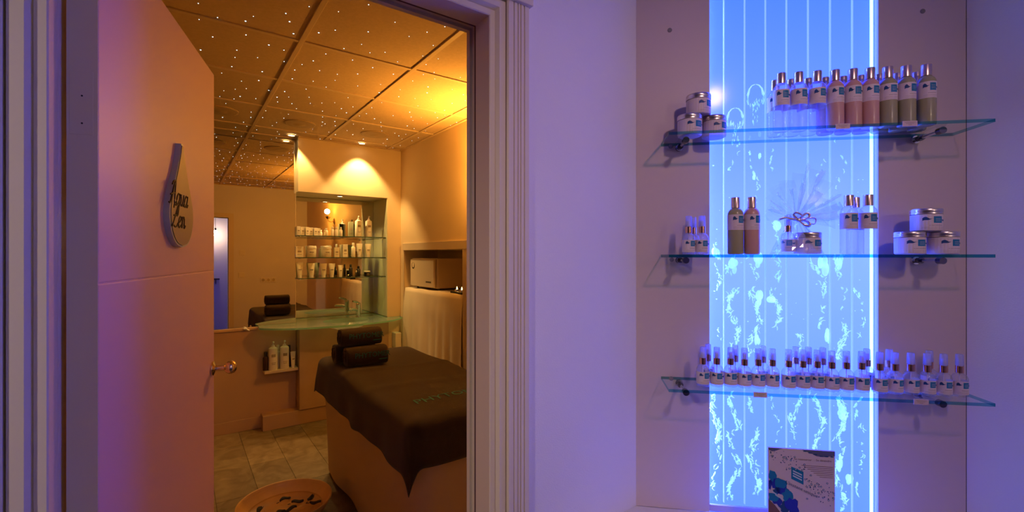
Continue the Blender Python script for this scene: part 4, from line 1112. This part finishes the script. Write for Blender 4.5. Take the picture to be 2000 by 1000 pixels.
def skirt(u, v):
    x, y, nx, ny = rrect(u, BX0, BX1, BY0, BY1, .10)
    f = v
    if f < .12:
        k = f / .12; ins = .03 * (1 - math.sin(k * math.pi / 2)); return (x - nx * ins, y - ny * ins, BZ - .03 * (1 - math.cos(k * math.pi / 2)))
    k = (f - .12) / .88
    o = -.035 * k + .007 * k * math.sin(u * 2 * math.pi * 9) + .006 * k * math.sin(u * 2 * math.pi * 4 + 4 * k)
    return (x + nx * o, y + ny * o, BZ - .03 - (BZ - .06) * k)
b = MB(); b.sm = True; b.grid(skirt, 120, 16)
ring = [b.bm.verts.new(Vector(skirt(i / 120, 0))) for i in range(120)]; b._f(ring)
bmesh.ops.remove_doubles(b.bm, verts=b.bm.verts[:], dist=.0002)
b.build('fitted_sheet', M_sheet, mt_)
MB().box(BX0 + .06, BX1 - .06, BY0 + .08, BY1 - .08, .0, .60, .01).build('base_frame', M_dark, mt_)
# towel: unrolled sheet, what passes an edge hangs down
tx0, tx1, ty0, ty1 = BX0 - .20, BX1 + .20, BY0 - .17, BY1 + .05
def tow(u, v):
    a = tx0 + (tx1 - tx0) * u; c = ty0 + (ty1 - ty0) * v
    ex = min(max(a, BX0 + .05), BX1 - .05); ey = min(max(c, BY0 + .05), BY1 - .05)
    ox, oy = a - ex, c - ey; d = math.hypot(ox, oy)
    zt = BZ + .012 + .004 * math.sin(c * 9 + a * 2) + .003 * math.sin(a * 11 + c * 4) + .006 * math.exp(-((c - 2.35 + .12 * (a - 1)) / .05) ** 2) + .006 * math.exp(-((c - 2.75 + .1 * (a - 1)) / .04) ** 2)
    if d < 1e-6: return (a, c, zt)
    nx, ny = ox / d, oy / d; rr = .055
    corner = 2 * abs(nx * ny)
    arc = rr * math.pi / 2
    if d < arc:
        th = d / rr; h = rr * math.sin(th); dz = rr * (1 - math.cos(th))
    else:
        e = d - arc; h = rr + .07 * e + .05 * corner * e; dz = rr + e
        q_ = c if abs(nx) > abs(ny) else a
        h += min(1, e / .10) * (.007 * math.sin(q_ * 13 + 1.5) + .006 * math.sin(q_ * 23 + .8) * (.5 + .5 * math.sin(q_ * 3.1)))
    h += .012 * (1 if d > .03 else d / .03)
    if v > .9: dz *= 1.0
    return (ex + nx * h, ey + ny * h, zt - dz)
b = MB(); b.sm = True; b.grid(tow, 76, 124)
bt = b.build('bed_towel', M_towel, solid=.006)
tag(bt, 'large dark brown towel spread over the massage table', 'towel')
b = MB()
add_text(b, 'PHYTOMER', .085, lambda x, y: (lambda p: (p[0], p[1], p[2] + .006))(tow(((1.10 + x * .95) - tx0) / (tx1 - tx0), ((2.02 + y) - ty0) / (ty1 - ty0))))
b.build('embroidery', M_teal, bt)
# rolled towels
def roll(label, loc, rz, L=.255, ry=.064, rz_=.058, text=True):
    t = thing('rolled_towel', label, 'towel', loc, rz, 'rolled towels on the massage table')
    def sec(th, k=1.0):
        c, s = math.cos(th), math.sin(th); e = .72
        return (math.copysign(abs(c) ** e, c) * ry * k, rz_ + math.copysign(abs(s) ** e, s) * rz_ * k)
    b = MB(); b.sm = True
    xs = [(-.5, .55), (-.5, .80), (-.49, .95), (-.46, 1.0), (-.2, 1.01), (.1, .99), (.3, 1.01), (.46, 1.0), (.49, .95), (.5, .8), (.5, .55)]
    L_ = [[b.bm.verts.new((x * L, *sec(2 * math.pi * k / 28, f + .008 * math.sin(k * 3 + i)))) for k in range(28)] for i, (x, f) in enumerate(xs)]
    for i in range(len(L_) - 1):
        for k in range(28): b._f([L_[i][k], L_[i][(k + 1) % 28], L_[i + 1][(k + 1) % 28], L_[i + 1][k]])
    b._f(L_[0]); b._f(L_[-1][::-1]); b.build('roll', M_towel, t)
    for sgn in (-1, 1):                          # the spiral seen at each end
        b = MB(); pts = []
        for i in range(70):
            th = i * .30; k = .08 + .62 * i / 70; y, z_ = sec(th, k); pts.append((sgn * L * .503, y, z_))
        b.tube(pts, .004, 5); b.build('rolled_end', M_towel, t)
    if text:
        b = MB(); add_text(b, 'PHYTOMER', .046, lambda x, y: (x * .92 + .025, -ry * 1.03 + .6 * (y ** 2) * 3, rz_ + .012 + y))
        b.box(.065, .115, -ry * 1.03, -ry * 1.03 + .001, rz_ - .022, rz_ - .017); b.build('embroidery', M_teal, t)
    return t
zr = BZ + .022
roll('rolled dark towel in front at the bottom of the stack on the bed', (0.955, 2.90, zr), R(-3))
roll('rolled dark towel behind another at the bottom of the stack', (0.925, 3.045, zr), R(-2))
roll('rolled dark towel on top of the stack of three', (0.935, 2.955, zr + .116), R(-2), L=.255, ry=.062, rz_=.054)

# ------------------------------------------------------------------ bamboo bowl with petals
bx, by = 0.475, 2.80
bo_ = thing('footbath_bowl', 'shallow spun bamboo bowl on the floor beside the massage table', 'bowl', (bx, by, 0))
b = MB(); b.sm = True
pr = [(.001, .0), (.10, .0), (.105, .004), (.16, .040), (.205, .085), (.232, .130), (.236, .134), (.240, .132)]
outer_ = [(.10, 0), (.108, .003), (.165, .034), (.212, .080), (.240, .131), (.240, .136), (.235, .138), (.231, .135)]
inner_ = [(.231, .135), (.222, .118)]
rr_ = .222; zz_ = .118
for i in range(26):                                # turned rings on the inside
    f = i / 25; r = .222 * (1 - f) + .04 * f; zc = .118 - .103 * (1 - (r / .222) ** 2) ** .8
    inner_ += [(r, zc), (r - .001, zc - .0012)]
inner_ += [(.001, .014)]
b.lathe([(.001, 0)] + outer_ + inner_[1:], 64, cap=False); b.build('bowl_shell', M_bowl, bo_, smooth=60)
wb = MB(); wb.sm = True; wb.lathe([(.185, .080), (.1905, .0852), (.06, .0853), (.001, .0853)], 48, cap=False); wb.build('water', clear('bowl_water', (0.96, 0.90, 0.80), 0.02, 1.33, 0.06, (0.7, 0.5, 0.25)), bo_)
GPz = 'dark petals in the bamboo bowl'
pos = [(0.015, 0.089, 20, 'long dark petal floating at the middle of the bamboo bowl'), (0.066, 0.018, -5, 'curled dark petal floating just right of the middle one'), (0.135, 0.015, 50, 'crumpled dark petal floating near the bowl wall by the bed'), (0.145, -0.052, -35, 'smaller dark petal touching the crumpled one by the bed'), (0.02, -0.045, 10, 'dark petal floating before the curled one'), (-0.117, 0.047, 60, 'dark petal floating at the bowl side nearest the door'), (-0.031, -0.046, 30, 'dark petal floating nearest the camera in the bowl')]
def zbowl(r): return .118 - .103 * max(0, 1 - (r / .222) ** 2) ** .8 if r > .04 else .016
for i, (dx, dy, an, lab) in enumerate(pos):
    t = thing('petal', lab, 'petal', (bx + dx, by + dy, .0866), R(an), GPz)
    b = MB(); b.sm = True
    b.grid(lambda u, v: ((u - .5) * .062, (v - .5) * .030 * math.sin(math.pi * (.08 + .84 * u)), .004 + .010 * (2 * v - 1) ** 2 + .006 * math.sin(u * 5 + i)), 8, 4)
    b.build('petal_blade', M_leaf, t, solid=.002)
    b = MB(); b.tube([(-.036, 0, .006), (-.05, .002, .004)], .002, 5); b.build('stem', M_leaf, t)

# ------------------------------------------------------------------ behind the camera, seen in the mirror
for (x, z, lab) in ((.765, 1.53, 'upper cream light switch beside the doorway, seen in the mirror'), (.755, 1.195, 'lower cream light switch beside the doorway, seen in the mirror')):
    t = thing('light_switch', lab, 'switch', (x, YR, z), R(180), 'light switches')
    MB().box(-.04, .04, -.009, 0, -.04, .04, .003).build('plate', M_white, t); MB().box(-.025, .025, -.013, -.009, -.03, .03, .002).build('rocker', M_white, t)
t = thing('wall_socket', 'triple cream wall socket, seen in the mirror', 'socket', (1.114, YR, 1.11), R(180))
for k in (-1, 0, 1):
    p_ = MB().box(k * .071 - .035, k * .071 + .035, -.009, 0, -.04, .04, .003).build('plate', M_white, t)
    MB().lathe([(.021, 0), (.021, .002), (.018, .0005), (.001, .0005)], 16, mtx=Matrix.Translation((k * .071, -.009, 0)) @ Matrix.Rotation(R(90), 4, 'X')).build('well', mat('socket_well', (.55, .46, .33), .5), p_)
t = thing('pendant_lamp', 'bare bulb pendant hanging in the hall, seen in the mirror', 'lamp', (.575, -1.75, ZC))
MB().lathe([(.04, 0), (.04, -.02), (.001, -.022)], 16).build('ceiling_rose', M_white, t)
MB().cyl((0, 0, -.02), (0, 0, -.50), .003, 6).build('flex', M_dark, t)
MB().cyl((0, 0, -.50), (0, 0, -.545), .014, 12).build('lamp_holder', M_dark, t)
b = MB(); b.sm = True; b.sphere((0, 0, -.575), (.03, .03, .035), 14, 10); b.build('bulb', M_bulb, t, smooth=60)
t = thing('hall_shelf', 'dark shelf on the back wall of the hall, seen in the mirror', 'shelf', (.60, -2.0, 1.02), R(180))
MB().box(-.05, .55, -.18, 0, -.012, .012, .002).build('board', M_dark, t)
for xx in (.0, .5): MB().prism([(xx, -.012), (xx + .01, -.012), (xx + .01, -.10), (xx, -.10)], -.02, 0).build('bracket', M_dark, t)
